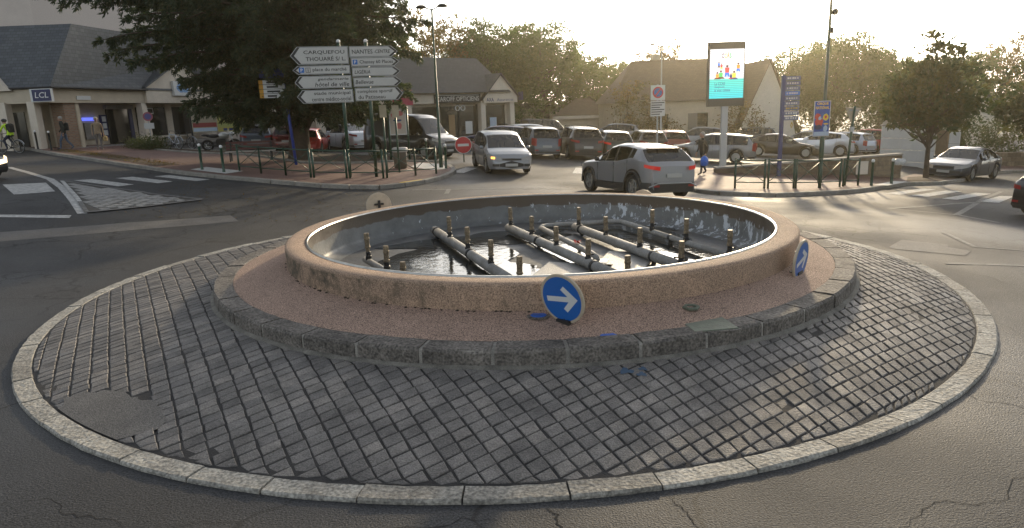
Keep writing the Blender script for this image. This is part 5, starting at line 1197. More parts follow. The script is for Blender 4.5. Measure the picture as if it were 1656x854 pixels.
# signs and shop fittings
b = MB(); b.add(lf(-27.85, -26.72, 37.0, 37.2, 2.66, 3.34), BOXF); fixn(b.build('sign_case', M_sw, bank))
b = MB(); b.add(lf(-27.72, -26.72, 36.975, 36.998, 2.70, 3.30), BOXF); sg = fixn(b.build('bank_sign', M_navy, bank)); text('LCL', sg, -25.58, -24.85, kz+2.86, kz+3.16, 36.96, M_sw, 'lettering', Li, .15, .01)
part('white_sign', M_sw, bank, (1.75, 2.7, -.08, -.03, 2.78, 3.0))
b = MB(); b.bbox(9.3, 11.0, -.42, -.23, 3.1, 4.05); sg = b.build('lit_sign', M_sw, bank); blob(sg, 10.15, 3.6, .62, .34, mat('sign_sky', (.20, .36, .60), .5), -.425, 16, 3)
for nm, m, q in (('poster_panel', M_navy, (2.55, 3.05, 1.5, 1.59, .55, 1.95)), ('poster_panel', M_navy, (4.75, 5.25, 1.5, 1.59, .55, 1.95)), ('cash_machine', M_conc, (3.5, 4.4, 1.5, 1.59, .5, 1.5)), ('bank_door', M_win, (5.3, 7.2, 1.5, 1.59, .05, 2.3)), ('shop_window', M_win, (7.8, 10.4, 1.48, 1.59, .5, 2.4)), ('shop_window', M_win, (11.0, 13.0, 1.48, 1.59, .5, 2.4)), ('window_sill', M_rendp, (7.7, 13.1, 1.3, 1.6, .35, .48)), ('door_frame', M_navy, (7.05, 7.35, 1.45, 1.6, 0, 2.4)), ('window_frame', M_rendp, (10.4, 11.0, 1.42, 1.6, .4, 2.6)), ('lintel_box', M_conc, (5.2, 7.4, 1.35, 1.6, 2.3, 2.55)), ('shop_window', M_win, (14, 19, 1.48, 1.59, .3, 2.4))):
    part(nm, m, bank, q)
for x in (2.66, 4.86):
    for k in range(3): part('notice', M_sw, bank, (x, x+.28, 1.47, 1.495, .7+k*.42, 1.02+k*.42))
b = MB(); b.bbox(3.45, 4.45, 1.46, 1.58, 1.62, 1.80); b.build('lit_cash_sign', mat('blue_lit', (.02, .03, .2), .4, emit=(.12, .16, .9), estr=.9), bank)
b = MB(); b.bbox(8.5, 9.2, 1.40, 1.47, 1.95, 2.35); b.build('white_frame', M_sw, bank); b = MB(); b.bbox(8.57, 9.13, 1.385, 1.398, 2.02, 2.28); b.build('dark_panel', M_blk, bank)

# --- tall rendered block behind the bank
ab = thing('apartment_block', 'tall plain beige rendered wall rising behind the bank', 'building', (-31, 50, 0), R(10))
b = MB(); b.bbox(-12, 13.5, 0, 14, 0, 15.5); b.build('wall', M_block, ab); part('wall_panel', mat('block_panel', (.55, .48, .43), .9), ab, (-2.4, 3.2, -.03, 0, 8.7, 13)); part('parapet', M_conc, ab, (-12.1, 13.6, -.1, 14.1, 15.5, 15.7))

# --- optician and insurance shop
dO = Vector((.8, .6)); oz = terr(-6, 48); opt = thing('shop_building', 'low pale shop row with long grey roof and small gable', 'building', (.2, 52, oz), math.atan2(.6, .8)); OZ = -oz
part('wall', M_rendp, opt, (-16, 0, .6, 8, -.5, 3.45)); part('fascia', M_rendp, opt, (-16, -2.75, .0, .6, 2.80, 3.50))
for s_ in (-15.2, -10.3, -9.0, -2.9, -.25): part('pillar', M_rendp, opt, (s_-.2, s_+.2, -.05, .55, -.5, 2.80))
b = MB(); b.add([(-16.3, -.45, 3.5), (-.6, -.45, 3.5), (-.6, 4, 6.25), (-16.3, 4, 6.25), (-16.3, 8.4, 3.5), (-.6, 8.4, 3.5)], [(0, 1, 2, 3), (3, 2, 5, 4), (1, 5, 2), (0, 3, 4)]); uvquad(b, 'roof', M_tile, opt)
b = MB(); b.add([(-2.95, -.2, 2.75), (.15, -.2, 2.75), (.15, -.2, 3.2), (-1.4, -.2, 4.75), (-2.95, -.2, 3.2), (-2.95, 1, 2.75), (.15, 1, 2.75), (.15, 1, 3.2), (-1.4, 1, 4.75), (-2.95, 1, 3.2)], [(0, 1, 2, 3, 4), (9, 8, 7, 6, 5), (0, 4, 9, 5), (1, 6, 7, 2)]); fixn(b.build('gable_wall', M_rendp, opt))
for (a, c) in (((-3.2, 3.0), (-1.4, 4.87)), ((-1.4, 4.87), (.4, 3.0))):
    b = MB(); b.add([(a[0], -.4, a[1]), (c[0], -.4, c[1]), (c[0], 3.5, c[1]), (a[0], 3.5, a[1]), (a[0], -.4, a[1]-.09), (c[0], -.4, c[1]-.09), (c[0], 3.5, c[1]-.09), (a[0], 3.5, a[1]-.09)], [(0, 1, 2, 3), (7, 6, 5, 4), (0, 4, 5, 1), (2, 6, 7, 3), (0, 3, 7, 4), (1, 5, 6, 2)]); fixn(uvquad(b, 'gable_roof', M_tile, opt))
b = MB(); b.bbox(-7.0, -3.15, -.12, -.02, 2.80, 3.42); sg = b.build('optician_sign', M_blk, opt); text('CAROFF OPTICIENS', sg, -6.85, -3.3, 2.93, 3.25, -.125, M_sw, 'lettering', None, 0, .004)
b = MB(); b.bbox(-6.85, -3.3, -.123, -.1205, 3.32, 3.35); b.build('sign_line', M_sw, sg)
gl_ = MB(); Mg = Matrix.Rotation(R(90), 4, 'X')
for dx in (-.23, .23): gl_.lathe([(.15, 0), (.20, 0), (.20, .03), (.15, .03)], 16, (-4.95+dx, -.1, 2.45), Mg, closed=True)
gl_.bbox(-5.0, -4.9, -.13, -.1, 2.46, 2.5); fixn(gl_.build('spectacles_sign', M_sw, opt))
part('magenta_sign', mat('magenta', (.42, .03, .08), .5), opt, (-10.2, -8.7, -.1, -.02, 2.75, 3.75))
for q in ((-14.8, -10.7), (-8.6, -6.4), (-6.2, -4.8), (-4.6, -3.2), (-2.5, -.6)):
    part('shop_window', M_win, opt, (q[0], q[1], .48, .58, .25, 2.6)); part('window_post', M_rendp if q[0] > -3 else M_trim, opt, (q[1], q[1]+.12, .42, .6, 0, 2.7))
part('door_poster', mat('door_wood', (.30, .19, .09), .5), opt, (-5.6, -5.1, .44, .475, .5, 2.0)); part('window_poster', M_pw, opt, (-2.0, -1.4, .44, .475, .8, 1.7)); part('window_poster', M_sw, opt, (-4.2, -3.6, .44, .475, .6, 1.5))
b = MB(); b.bbox(-2.75, -2.0, -.235, -.205, 2.82, 3.12); sg = b.build('insurance_sign', M_rendp, opt); text('AXA', sg, -2.7, -2.05, 2.84, 3.1, -.24, M_navy, 'lettering', None, -.1, .03); text('Assurances', sg, -1.75, -.25, 2.86, 3.06, -.215, M_tot, 'lettering', None, 0, .0)
part('projecting_sign', M_navy, opt, (.2, .28, -.75, -.25, 2.9, 3.5))

# --- house in the backlight
hz_ = terr(14, 58); hs_ = thing('house', 'pale house with brown hipped roof and steep white gable behind the car park', 'house', (14, 58, hz_), R(2)); e_ = 2.97-hz_; r_ = 6.55-hz_
part('wall', M_rend, hs_, (-5.4, 5.3, 0, 8, -.5, e_)); part('eaves_band', M_rendp, hs_, (-5.5, 5.0, -.12, -.01, e_-.18, e_))
b = MB(); b.add([(-5.8, -.5, e_-.05), (5.5, -.5, e_-.05), (6.8, 4, r_), (-3.1, 4, r_), (-5.8, 8.5, e_-.05), (5.5, 8.5, e_-.05)], [(0, 1, 2, 3), (0, 3, 4), (3, 2, 5, 4), (1, 5, 2)]); uvquad(b, 'roof', M_tileb, hs_)
for q in ((-4.7, -3.8, 1.1, 2.6), (.9, 2.6, .95, 2.5), (-1.6, -.8, 0.1, 2.5)):
    part('window', M_win, hs_, (q[0], q[1], -.03, .02, q[2], q[3])); part('shutter', mat('shutter_grey', (.22, .20, .17), .7), hs_, (q[0], (q[0]+q[1])/2-.05, -.06, -.035, q[2], q[3])); part('window_sill', M_rendp, hs_, (q[0]-.1, q[1]+.1, -.12, -.01, q[2]-.1, q[2]-.02))
ap = 6.0-hz_; bz = .6-hz_
b = MB(); b.add([(4.95, -1.4, bz-1.2), (9.7, -1.4, bz-1.2), (9.35, -1.4, bz+.3), (7.15, -1.4, ap-.2), (4.95, -1.4, bz+.3)], [(0, 1, 2, 3, 4)]); b.build('gable_wall', mat('render_white', (.62, .58, .50), .85, var=.06), hs_)
for (a, c) in (((4.75, bz), (7.15, ap)), ((7.15, ap), (9.6, bz))):
    b = MB(); b.add([(a[0], -1.7, a[1]), (c[0], -1.7, c[1]), (c[0], 4.2, c[1]), (a[0], 4.2, a[1]), (a[0], -1.7, a[1]-.15), (c[0], -1.7, c[1]-.15), (c[0], 4.2, c[1]-.15), (a[0], 4.2, a[1]-.15)], [(0, 1, 2, 3), (7, 6, 5, 4), (0, 4, 5, 1), (2, 6, 7, 3), (0, 3, 7, 4), (1, 5, 6, 2)]); fixn(uvquad(b, 'gable_roof', M_tileb, hs_))
part('chimney', M_rend, hs_, (-1.2, -.5, 4.2, 4.9, r_-.3, r_+.5))
# --- low sheds
def shed(name, lb, x, y, w_, d_, zw, zr, rz, m_r, hip=.35):
    z0 = terr(x, y); e = thing(name, lb, 'shed', (x, y, z0), rz)
    part('wall', M_rend, e, (-w_/2, w_/2, 0, d_, -.5, zw-z0)); a = w_/2+.3; h = (zr-z0); q = w_*hip
    b = MB(); b.add([(-a, -.3, zw-z0), (a, -.3, zw-z0), (a, d_+.3, zw-z0), (-a, d_+.3, zw-z0), (-a+q, d_/2, h), (a-q, d_/2, h)], [(0, 1, 5, 4), (1, 2, 5), (2, 3, 4, 5), (3, 0, 4)]); uvquad(b, 'roof', m_r, e)
    part('eaves_board', M_rendp, e, (-a, a, -.36, -.31, zw-z0-.28, zw-z0)); return e
shed('garden_shed', 'low brown shed with hipped roof left of the house', 6.9, 66, 5.4, 6, 1.95, 3.6, R(-4), M_tileb, .42)
shed('market_shed', 'low pale shed with long shallow roof beyond the car park', 1.9, 72, 7.5, 6, 2.3, 3.4, R(6), M_conc, .12)
part('chimney', M_sw, shed('garage_shed', 'far white chimneyed shed roof behind the hipped shed', 7.8, 76, 6, 5, 2.4, 3.5, R(2), M_tileb, .2), (-1.6, -.9, 2, 2.6, 3.2, 4.6))
# --- white gabled house at the right
wz = terr(34, 52); wh = thing('house', 'white gabled house with pale roof edge above the hedge', 'house', (34.0, 52, wz), R(-14)); 
b = MB(); b.add([(-3.2, 0, -.5), (2.6, 0, -.5), (2.6, 0, 3.6), (.0, 0, 5.3), (-3.2, 0, 3.2)], [(0, 1, 2, 3, 4)]); b.build('gable_wall', mat('render_white', (.62, .58, .50), .85), wh); part('side_wall', mat('render_white', (.6, .6, .6)), wh, (-3.2, 2.6, .02, 8, -.5, 3.2))
for (a, c) in (((-3.5, 3.15), (0, 5.45)), ((0, 5.45), (3.0, 3.5))):
    b = MB(); b.add([(a[0], -.4, a[1]), (c[0], -.4, c[1]), (c[0], 8, c[1]), (a[0], 8, a[1]), (a[0], -.4, a[1]-.16), (c[0], -.4, c[1]-.16), (c[0], 8, c[1]-.16), (a[0], 8, a[1]-.16)], [(0, 1, 2, 3), (7, 6, 5, 4), (0, 4, 5, 1), (2, 6, 7, 3), (0, 3, 7, 4), (1, 5, 6, 2)]); fixn(uvquad(b, 'roof', M_tile, wh))
# --- white hoarding
hd = thing('white_hoarding', 'white boarded hoarding with a brown plank behind the small tree', 'hoarding', (20.6, 38, 0), math.atan2(-4.1, 1.7)); Lh = math.hypot(1.7, 4.1)
M_hw = mat('hoarding_white', (.64, .64, .62), .6, var=.08, vscale=1.5)
for k in range(4):
    part('board', M_hw, hd, (0, Lh*.72, -.03, .03, -1.45+k*.62, -.85+k*.62)); part('board', M_hw, hd, (Lh*.88, Lh, -.03, .03, -1.6+k*.60, -1.02+k*.60))
part('plank', mat('plank_brown', (.20, .14, .085), .7, var=.2, vscale=3), hd, (Lh*.735, Lh*.865, -.04, .04, -1.5, .85)); part('top_rail', M_conc, hd, (-.1, Lh*.72, -.08, .2, 1.04, 1.12))
for x in (.8, 2.0):
    b = MB(); b.lathe([(.001, 0), (.07, 0)], 10, (x, .035, .75), Matrix.Rotation(R(-90), 4, 'X')); b.build('bolt', M_trim, hd)
# --- low stone wall of the car park, laid stone by stone
M_stn = [mat('wall_stone_a', (.17, .125, .085), .9, var=.25, vscale=6, bump=.8, bscale=20), mat('wall_stone_b', (.13, .10, .07), .9, var=.25, vscale=6, bump=.8, bscale=20), mat('wall_stone_c', (.21, .165, .115), .9, var=.25, vscale=6, bump=.8, bscale=20)]
def stone_wall(a, c, za0, zc0, za1, zc1, lb, th=.32, sw_=.42, sh_=.2, cap=True, seed=1):
    A_, C_ = Vector(a), Vector(c); Ln = (C_-A_).length; rz = math.atan2(C_.y-A_.y, C_.x-A_.x); q = random.Random(seed)
    e = thing('stone_wall', lb, 'wall', (a[0], a[1], 0), rz)
    b = MB(); b.add([(0, -th/2+.02, za0-.3), (Ln, -th/2+.02, zc0-.3), (Ln, th/2-.02, zc0-.3), (0, th/2-.02, za0-.3), (0, -th/2+.02, za1-.02), (Ln, -th/2+.02, zc1-.02), (Ln, th/2-.02, zc1-.02), (0, th/2-.02, za1-.02)], [(0, 1, 5, 4), (1, 2, 6, 5), (2, 3, 7, 6), (3, 0, 4, 7), (4, 5, 6, 7)]); b.build('mortar_core', mat('wall_mortar', (.14, .12, .095), .95), e)
    me = [MB().bevbox((0, 0, 0), (1, th, 1), .03).mesh('stone', m) for m in M_stn]
    x = 0
    rows = int((max(za1-za0, zc1-zc0)+.2)/sh_)+1
    for r__ in range(rows):
        x = -q.uniform(0, .3)
        while x < Ln:
            w_ = q.uniform(.6, 1.4)*sw_; x0, x1 = max(0, x), min(Ln, x+w_-.02); x += w_
            if x1-x0 < .06: continue
            tm = (x0+x1)/2/Ln; top = lerp(za1, zc1, tm)-r__*sh_; gz_ = lerp(za0, zc0, tm)-.15
            if top-sh_ < gz_-.1: continue
            o = bpy.data.objects.new('stone', me[q.randrange(3)]); link(o, e); o.location = ((x0+x1)/2, q.uniform(-.012, .012), top-sh_/2); o.scale = (x1-x0, 1, sh_-.018); o.rotation_euler = (0, -math.atan2(zc1-za1, Ln), 0)
    if cap:
        nC = int(Ln/1.0); me2 = MB().bevbox((0, 0, 0), (Ln/nC-.012, th+.12, .07), .012).mesh('coping', M_conc)
        for k in range(nC):
            tm = (k+.5)/nC; o = bpy.data.objects.new('coping', me2); link(o, e); o.location = (tm*Ln, 0, lerp(za1, zc1, tm)+.037); o.rotation_euler = (0, -math.atan2(zc1-za1, Ln), 0)
    return e
stone_wall((8.5, 28.5), (16.45, 28.75), -.30, -.80, -.08, .20, 'low brown stone wall with pale coping in front of the car park')
part('notice_plate', M_rendp, bpy.data.objects['stone_wall'], (6.0, 6.5, -.19, -.165, -.55, -.0))
stone_wall((22.6, 37.5), (44, 39.0), -1.35, -1.9, -.55, -.95, 'long low stone wall below the hedge at the right', .35, .6, .26, False, 4)

# ================================================================ TREES AND PLANTS
def leafmat(name, c, tr=.45):
    m = bpy.data.materials.new(name); m.use_nodes = True; t = m.node_tree; t.nodes.clear()
    o = t.nodes.new('ShaderNodeOutputMaterial'); d = t.nodes.new('ShaderNodeBsdfPrincipled'); l = t.nodes.new('ShaderNodeBsdfTranslucent'); mx = t.nodes.new('ShaderNodeMixShader')
    d.inputs['Base Color'].default_value = (*c, 1); d.inputs['Roughness'].default_value = .55; l.inputs[0].default_value = (min(1, c[0]*1.55), min(1, c[1]*1.85), c[2]*.9, 1)
    mx.inputs[0].default_value = tr; t.links.new(d.outputs[0], mx.inputs[1]); t.links.new(l.outputs[0], mx.inputs[2]); t.links.new(mx.outputs[0], o.inputs[0]); return m
M_bark = mat('bark', (.075, .055, .040), .95, var=.35, vscale=5, bump=1, bscale=14)
LF_g = [leafmat('leaf_green_a', (.040, .070, .016)), leafmat('leaf_green_b', (.055, .088, .020)), leafmat('leaf_green_c', (.080, .100, .026))]
LF_o = [leafmat('leaf_autumn_a', (.13, .075, .022), .5), leafmat('leaf_autumn_b', (.10, .075, .025), .5), leafmat('leaf_autumn_c', (.17, .085, .025), .5)]
LF_m = [leafmat('leaf_glossy_a', (.032, .050, .014), .3), leafmat('leaf_glossy_b', (.055, .058, .020), .35), leafmat('leaf_glossy_c', (.070, .064, .022), .45)]
LF_c = [leafmat('needle_a', (.030, .050, .026), .25), leafmat('needle_b', (.042, .062, .030), .3), leafmat('needle_c', (.075, .075, .036), .35)]
LF_h = [leafmat('hedge_a', (.045, .062, .020), .3), leafmat('hedge_b', (.065, .075, .026), .3), leafmat('hedge_c', (.08, .07, .03), .3)]
def leaf(b, p, d, up, ln, wd, mi):
    s = d.cross(up); s = s.normalized()*wd/2 if s.length > 1e-4 else Vector((wd/2, 0, 0)); t = d*ln; n = s.cross(d).normalized()*ln*.12
    b.add([p, p+t*.5+s+n, p+t, p+t*.5-s+n], [(0, 1, 2, 3)], mi)
def rdir(q, zmin=-1):
    while True:
        v = Vector((q.uniform(-1, 1), q.uniform(-1, 1), q.uniform(zmin, 1)))
        if .05 < v.length < 1: return v.normalized()
def crown_mesh(seed, lobes, nclump, nleaf, ln, mats, spread=.5, tuft=False, hollow=.55):
    q = random.Random(seed); b = MB(); cl = []
    vol = [a[3]*a[4]*a[5] for a in lobes]; tot = sum(vol)
    for lobe, v in zip(lobes, vol):
        for _ in range(max(3, int(nclump*v/tot))):
            d = rdir(q); r = (hollow+(1-hollow)*q.random()**.6)*q.uniform(.85, 1.12)
            c = Vector((lobe[0]+d.x*lobe[3]*r, lobe[1]+d.y*lobe[4]*r, lobe[2]+d.z*lobe[5]*r)); cl.append((c, d))
    for c, d in cl:
        s = spread*q.uniform(.6, 1.3); mi0 = q.choice((0, 0, 1, 1, 2))
        for _ in range(int(nleaf*q.uniform(.6, 1.4))):
            o = Vector((q.gauss(0, s), q.gauss(0, s), q.gauss(0, s*.7)))
            dd = (d*.6+rdir(q)+Vector((0, 0, .35 if tuft else -.1))).normalized()
            leaf(b, c+o, dd, rdir(q), ln*q.uniform(.7, 1.3), ln*q.uniform(.4, .65), mi0 if q.random() < .7 else q.randrange(3))
    return b.mesh('crown', mats), cl
def trunk_mesh(seed, h, r, cl, nb=14, z0=.35):
    q = random.Random(seed); b = MB(); top = Vector((q.uniform(-.1, .1)*h*.3, q.uniform(-.1, .1)*h*.3, h*.8))
    P = [Vector((0, 0, -.3)), Vector((0, 0, .15)), Vector((q.uniform(-.05, .05), q.uniform(-.05, .05), h*.3)), top*.75, top]
    b.tube(P, [r*1.35, r*1.05, r*.8, r*.5, r*.15], 10)
    for c, d in q.sample(cl, min(nb, len(cl))):
        s = P[2].lerp(top, q.uniform(0, .7)); m_ = s.lerp(c, .5)+Vector((0, 0, -.08*(c-s).length))
        b.tube([s, m_, c], [r*.32, r*.2, r*.06], 6)
    return b.mesh('trunk', M_bark, True)
def tree(name, lb, x, y, crown, trunk, rz=0, sc_=(1, 1, 1), z=None, group=None, cat='tree'):
    e = thing(name, lb, cat, (x, y, terr(x, y) if z is None else z), rz, group); e.scale = sc_
    link(bpy.data.objects.new('trunk', trunk), e); link(bpy.data.objects.new('crown', crown), e); return e
# broad background trees, three shapes shared between copies (about 10 m tall, 8 m wide)
def bgtree(seed, mats, h=10., w=4., dens=1.):
    q = random.Random(seed); lobes = [(0, 0, h*.55, w*.9, w*.9, h*.38)]
    for k in range(7):
        a = q.uniform(0, 6.28); lobes.append((w*.55*math.cos(a), w*.55*math.sin(a), h*q.uniform(.45, .85), w*q.uniform(.35, .5), w*q.uniform(.35, .5), h*q.uniform(.13, .2)))
    cr, cl = crown_mesh(seed, lobes, int(230*dens), 50, .27, mats, .33, hollow=.35)
    return cr, trunk_mesh(seed, h*.8, .24, cl, 26)
B1, B2, B3, B4 = bgtree(1, LF_g, dens=1.5), bgtree(2, LF_g, dens=1.4), bgtree(3, LF_o, dens=.62), bgtree(4, LF_g, w=3.4, dens=1.)
GT = 'trees beyond the car park'
bgl = [(-7.4, 67, B3, 12.2, 1.15, 'sparse brown autumn tree rising behind the tall lamp'), (-2.0, 69, B1, 12.0, 1.05, 'green tree above the right end of the shop roof'), (3.6, 72, B2, 11.6, 1.35, 'broad dense green tree in the middle of the skyline'), (-4.8, 75, B4, 11.0, 1.2, 'dark tree filling the gap behind the shop row'), (.8, 80, B1, 11.3, 1.2, 'tree peering between the two tallest green trees'),
       (8.7, 78, B4, 9.4, 1.0, 'smaller tree on the right slope of the middle tree group'), (13.2, 85, B2, 8.2, .95, 'low tree left of the hipped house roof'), (18.0, 80, B3, 10.2, 1.0, 'brownish tree crown showing above the house roof'), (-12.5, 70, B1, 10.5, 1.2, 'tree hidden behind the cedar and the shops'),
       (28.6, 72, B1, 8.5, .9, 'green tree right behind the white gable'), (33.3, 71, B2, 9.2, 1.15, 'tall rounded green tree behind the circus pole'), (38.6, 72, B4, 8.0, 1.1, 'green tree behind the red box van'), (43.3, 75, B1, 7.0, 1.0, 'low tree left of the small tree crown'), (36, 80, B2, 9.0, 1.1, 'tree between the rounded trees on the right skyline'), (48.5, 76, B2, 7.0, 1.1, 'tree hidden behind the small tree crown'),
       (54.0, 76, B3, 9.0, .9, 'brown tree behind the white gabled house'), (60, 74, B1, 8.0, 1.1, 'tree at the far right behind the houses')]
for i, (x, y, (cr, tk), h, wsc, lb) in enumerate(bgl):
    zg = terr(x, y); tree('tree', lb, x, y, cr, tk, i*1.3, (wsc, wsc, (h-zg)/9.9), zg, GT)
# hedges: uneven leafy masses
def hedge(lb, x, y, L, D, H, rz, mats, n=160, ln=.16, z=None, name='hedge', cat='hedge', seed=5):
    lobes = []; q = random.Random(seed); k = max(1, int(L/1.6))
    for i in range(k): lobes.append(((i+.5)/k*L-L/2, q.uniform(-.2, .2), H*.48*q.uniform(.9, 1.1), L/k*.75, D*.5, H*.55*q.uniform(.85, 1.15)))
    cr, cl = crown_mesh(seed, lobes, n, 34, ln, mats, .28, hollow=.5); e = thing(name, lb, cat, (x, y, terr(x, y) if z is None else z), rz)
    link(bpy.data.objects.new('foliage', cr), e); b = MB()
    for c, d in cl[:12]: b.tube([(c.x*.8, c.y*.3, -.2), tuple(c)], [.04, .012], 5)
    b.build('stem', M_bark, e); return e
hedge('long green hedge behind the right part of the car park', 32.5, 63.5, 19, 2.5, 4.2, R(4), LF_h, 300, .24, seed=8)
hedge('feathery hedge above the stone wall at the right', 30.5, 41.6, 13, 2.2, 3.1, R(4), LF_h, 330, .17, seed=9)
hedge('low plants growing in front of the bank shop', -20.8, 38.5, 3.4, .9, .55, R(-38), LF_h, 80, .12, name='planting', cat='plants', seed=10)
hedge('dark bushes behind the far row of cars', 12.5, 57.2, 3, 1.2, 2.2, 0, LF_o, 60, .17, name='shrub', cat='shrub', seed=11)
hedge('yellowish bush standing before the left part of house', 9.9, 55.8, 2.6, 1.4, 4.6, 0, LF_o, 90, .2, name='shrub', cat='shrub', seed=12)
hedge('small shrub right of the billboard post before the house', 18.2, 54.6, 2.4, 1.2, 3.4, 0, LF_o, 60, .18, name='shrub', cat='shrub', seed=13)
hedge('dark evergreen bushes between shops and sheds', -.5, 64, 6, 2, 4.2, 0, LF_g, 110, .22, name='shrub', cat='shrub', seed=14)
# grass clumps in the bed
for (x, y, lb) in ((-14.6, 35.0, 'ornamental grass clump beside the motorcycle'), (-6.3, 31.3, 'grass tuft in the bed before the poster case')):
    b = MB(); q = random.Random(int(-x*10))
    for _ in range(160):
        a = q.uniform(0, 6.28); d = Vector((math.cos(a)*q.uniform(.2, .9), math.sin(a)*q.uniform(.2, .9), 1)).normalized(); p = Vector((q.gauss(0, .12), q.gauss(0, .12), 0)); leaf(b, p, d, rdir(q), q.uniform(.3, .65), .02, q.randrange(3))
    o = b.build('grass_clump', LF_h); o.location = (x, y, terr(x, y)+.16); tag(o, lb, 'grass')
# fallen leaves on the soil and kerb
b = MB(); q = random.Random(77)
for _ in range(900):
    u = q.random(); x, y = lerp(-25, -14.5, u)+q.gauss(0, .3)+.45, lerp(36.2, 27.2, u)+q.gauss(0, .35)+.5
    leaf(b, Vector((x, y, terr(x, y)+.145)), Vector((q.uniform(-1, 1), q.uniform(-1, 1), .1)).normalized(), Vector((0, 0, 1)), .09, .06, q.randrange(3))
for _ in range(260):
    x, y = q.uniform(-11, -4), q.uniform(17, 22); leaf(b, Vector((x, y, terr(x, y)+.008)), Vector((q.uniform(-1, 1), q.uniform(-1, 1), .1)).normalized(), Vector((0, 0, 1)), .07, .05, q.randrange(3))
o = b.build('fallen_leaves', LF_o); tag(o, 'scattered brown fallen leaves along the left pavement', 'leaves', kind='stuff')

# small broad leaved tree at the right kerb
lobes = [(0, 0, 3.5, 1.75, 1.75, 1.5), (.3, 0, 5.0, .75, .75, .95), (-1.55, 0, 3.7, .65, .6, .7), (1.7, .1, 4.55, .65, .6, .5), (.9, -.4, 3.0, 1.1, 1., .8), (-.8, .3, 2.9, 1.1, 1., .7), (-.25, 0, 5.75, .25, .25, .4), (1.25, .2, 5.2, .35, .35, .35)]
cr, cl = crown_mesh(31, lobes, 340, 17, .25, LF_m, .17, True, .35); tk = trunk_mesh(31, 4.2, .11, cl, 60)
tree('tree', 'small broad leaved tree at the kerb beside the slate saloon', 17.75, 28.95, cr, tk, .4)
tree('tree', 'broad leaved tree cut off by the right edge of the picture', 26.9, 34.6, cr, tk, 2.6, (1.12, 1.12, 1.0))

# old cedar on the left pavement
cq = random.Random(4); cz = terr(-9.85, 31.2)+.15
ce = thing('cedar', 'big dark cedar with drooping branches behind the direction sign', 'tree', (-9.85, 31.2, cz), 0)
tb = MB(); TP = [Vector((0, 0, -.3)), Vector((0, 0, .25)), Vector((.05, 0, 1.2)), Vector((.0, 0, 3.)), Vector((-.1, 0, 7)), Vector((-.05, 0, 11)), Vector((0, 0, 14.5))]
tb.tube(TP, [.70, .50, .44, .36, .26, .14, .03], 14)
for a, l in ((2.6, 3.2), (.4, 3.0), (1.5, 2.5), (4.4, 2.2)):
    tb.tube([(0, 0, .9), (math.cos(a)*.5, math.sin(a)*.4, 1.7), (math.cos(a)*l*.55, math.sin(a)*l*.5, 3.2), (math.cos(a)*l*.8, math.sin(a)*l*.8, 5.2)], [.28, .22, .17, .07], 8)
cb = MB(); lv = 1.95
def needles(b, p, d, n):
    for _ in range(n):
        dd = (d*1.0+rdir(cq)*.85+Vector((0, 0, -.1))).normalized(); leaf(b, p+rdir(cq)*.04, dd, rdir(cq), cq.uniform(.14, .28), .06, cq.choice((0, 0, 1, 1, 2)))
while lv < 13.6:
    nb = 13 if lv < 9 else 7
    for k in range(nb):
        az = 2*math.pi*(k+cq.random())/nb+lv*1.7; ca, sa = math.cos(az), math.sin(az)
        reach = interp([(1.8, 3.7), (3.0, 4.1), (3.8, 4.5), (4.6, 5.6), (6.0, 7.3), (6.8, 7.4), (9, 5.8), (13.6, 1.2)], lv)*(1.0-.14*ca)*cq.uniform(.5, 1.12)
        if ca > .3: reach *= interp([(1.8, 1.5), (3.2, 1.35), (5, 1.08), (9, 1)], lv)
        N = 7; P = []; droop = cq.uniform(.0, .10) if lv < 6 else cq.uniform(-.05, .08)
        if lv < 3.0: droop = cq.uniform(-.02, .10)
        wob = cq.uniform(-.25, .25)
        for i in range(N+1):
            t_ = i/N; rr = reach*t_; a2 = az+wob*t_
            P.append(Vector((math.cos(a2)*rr, math.sin(a2)*rr, lv+.25*math.sin(t_*2.2)*reach*.22-droop*reach*t_*t_+cq.gauss(0, .04))))
        cb_r = .018+.012*reach
        tb.tube(P, [cb_r*(1-.85*i/N) for i in range(N+1)], 5, cap=False)
        # side twigs
        nt_ = int(8+reach*3.3)
        for i in range(nt_):
            t_ = .22+.78*(i+cq.random())/nt_; f = t_*N; i0 = min(N-1, int(f)); p = P[i0].lerp(P[i0+1], f-i0); d = (P[i0+1]-P[i0]).normalized()
            s = d.cross(Vector((0, 0, 1))).normalized()*cq.choice((-1, 1)); tl = (.40+.85*(1-t_))*cq.uniform(.5, 1.5)*min(1, reach/4)
            td = (d*.75+s*cq.uniform(.3, .9)+Vector((0, 0, cq.uniform(-.85, .15)))).normalized()
            m_ = 4+int(tl*5)
            for j in range(m_):
                pp_ = p+td*tl*(j+1)/m_+Vector((0, 0, -.10*tl*((j+1)/m_)**2)); needles(cb, pp_, td, 8)
        needles(cb, P[-1], (P[-1]-P[-2]).normalized(), 14)
    lv += .5 if lv < 8.6 else .8
tb.build('trunk', M_bark, ce, shade=True); cb.build('crown', LF_c, ce)
print('cedar needles', len(cb.f))

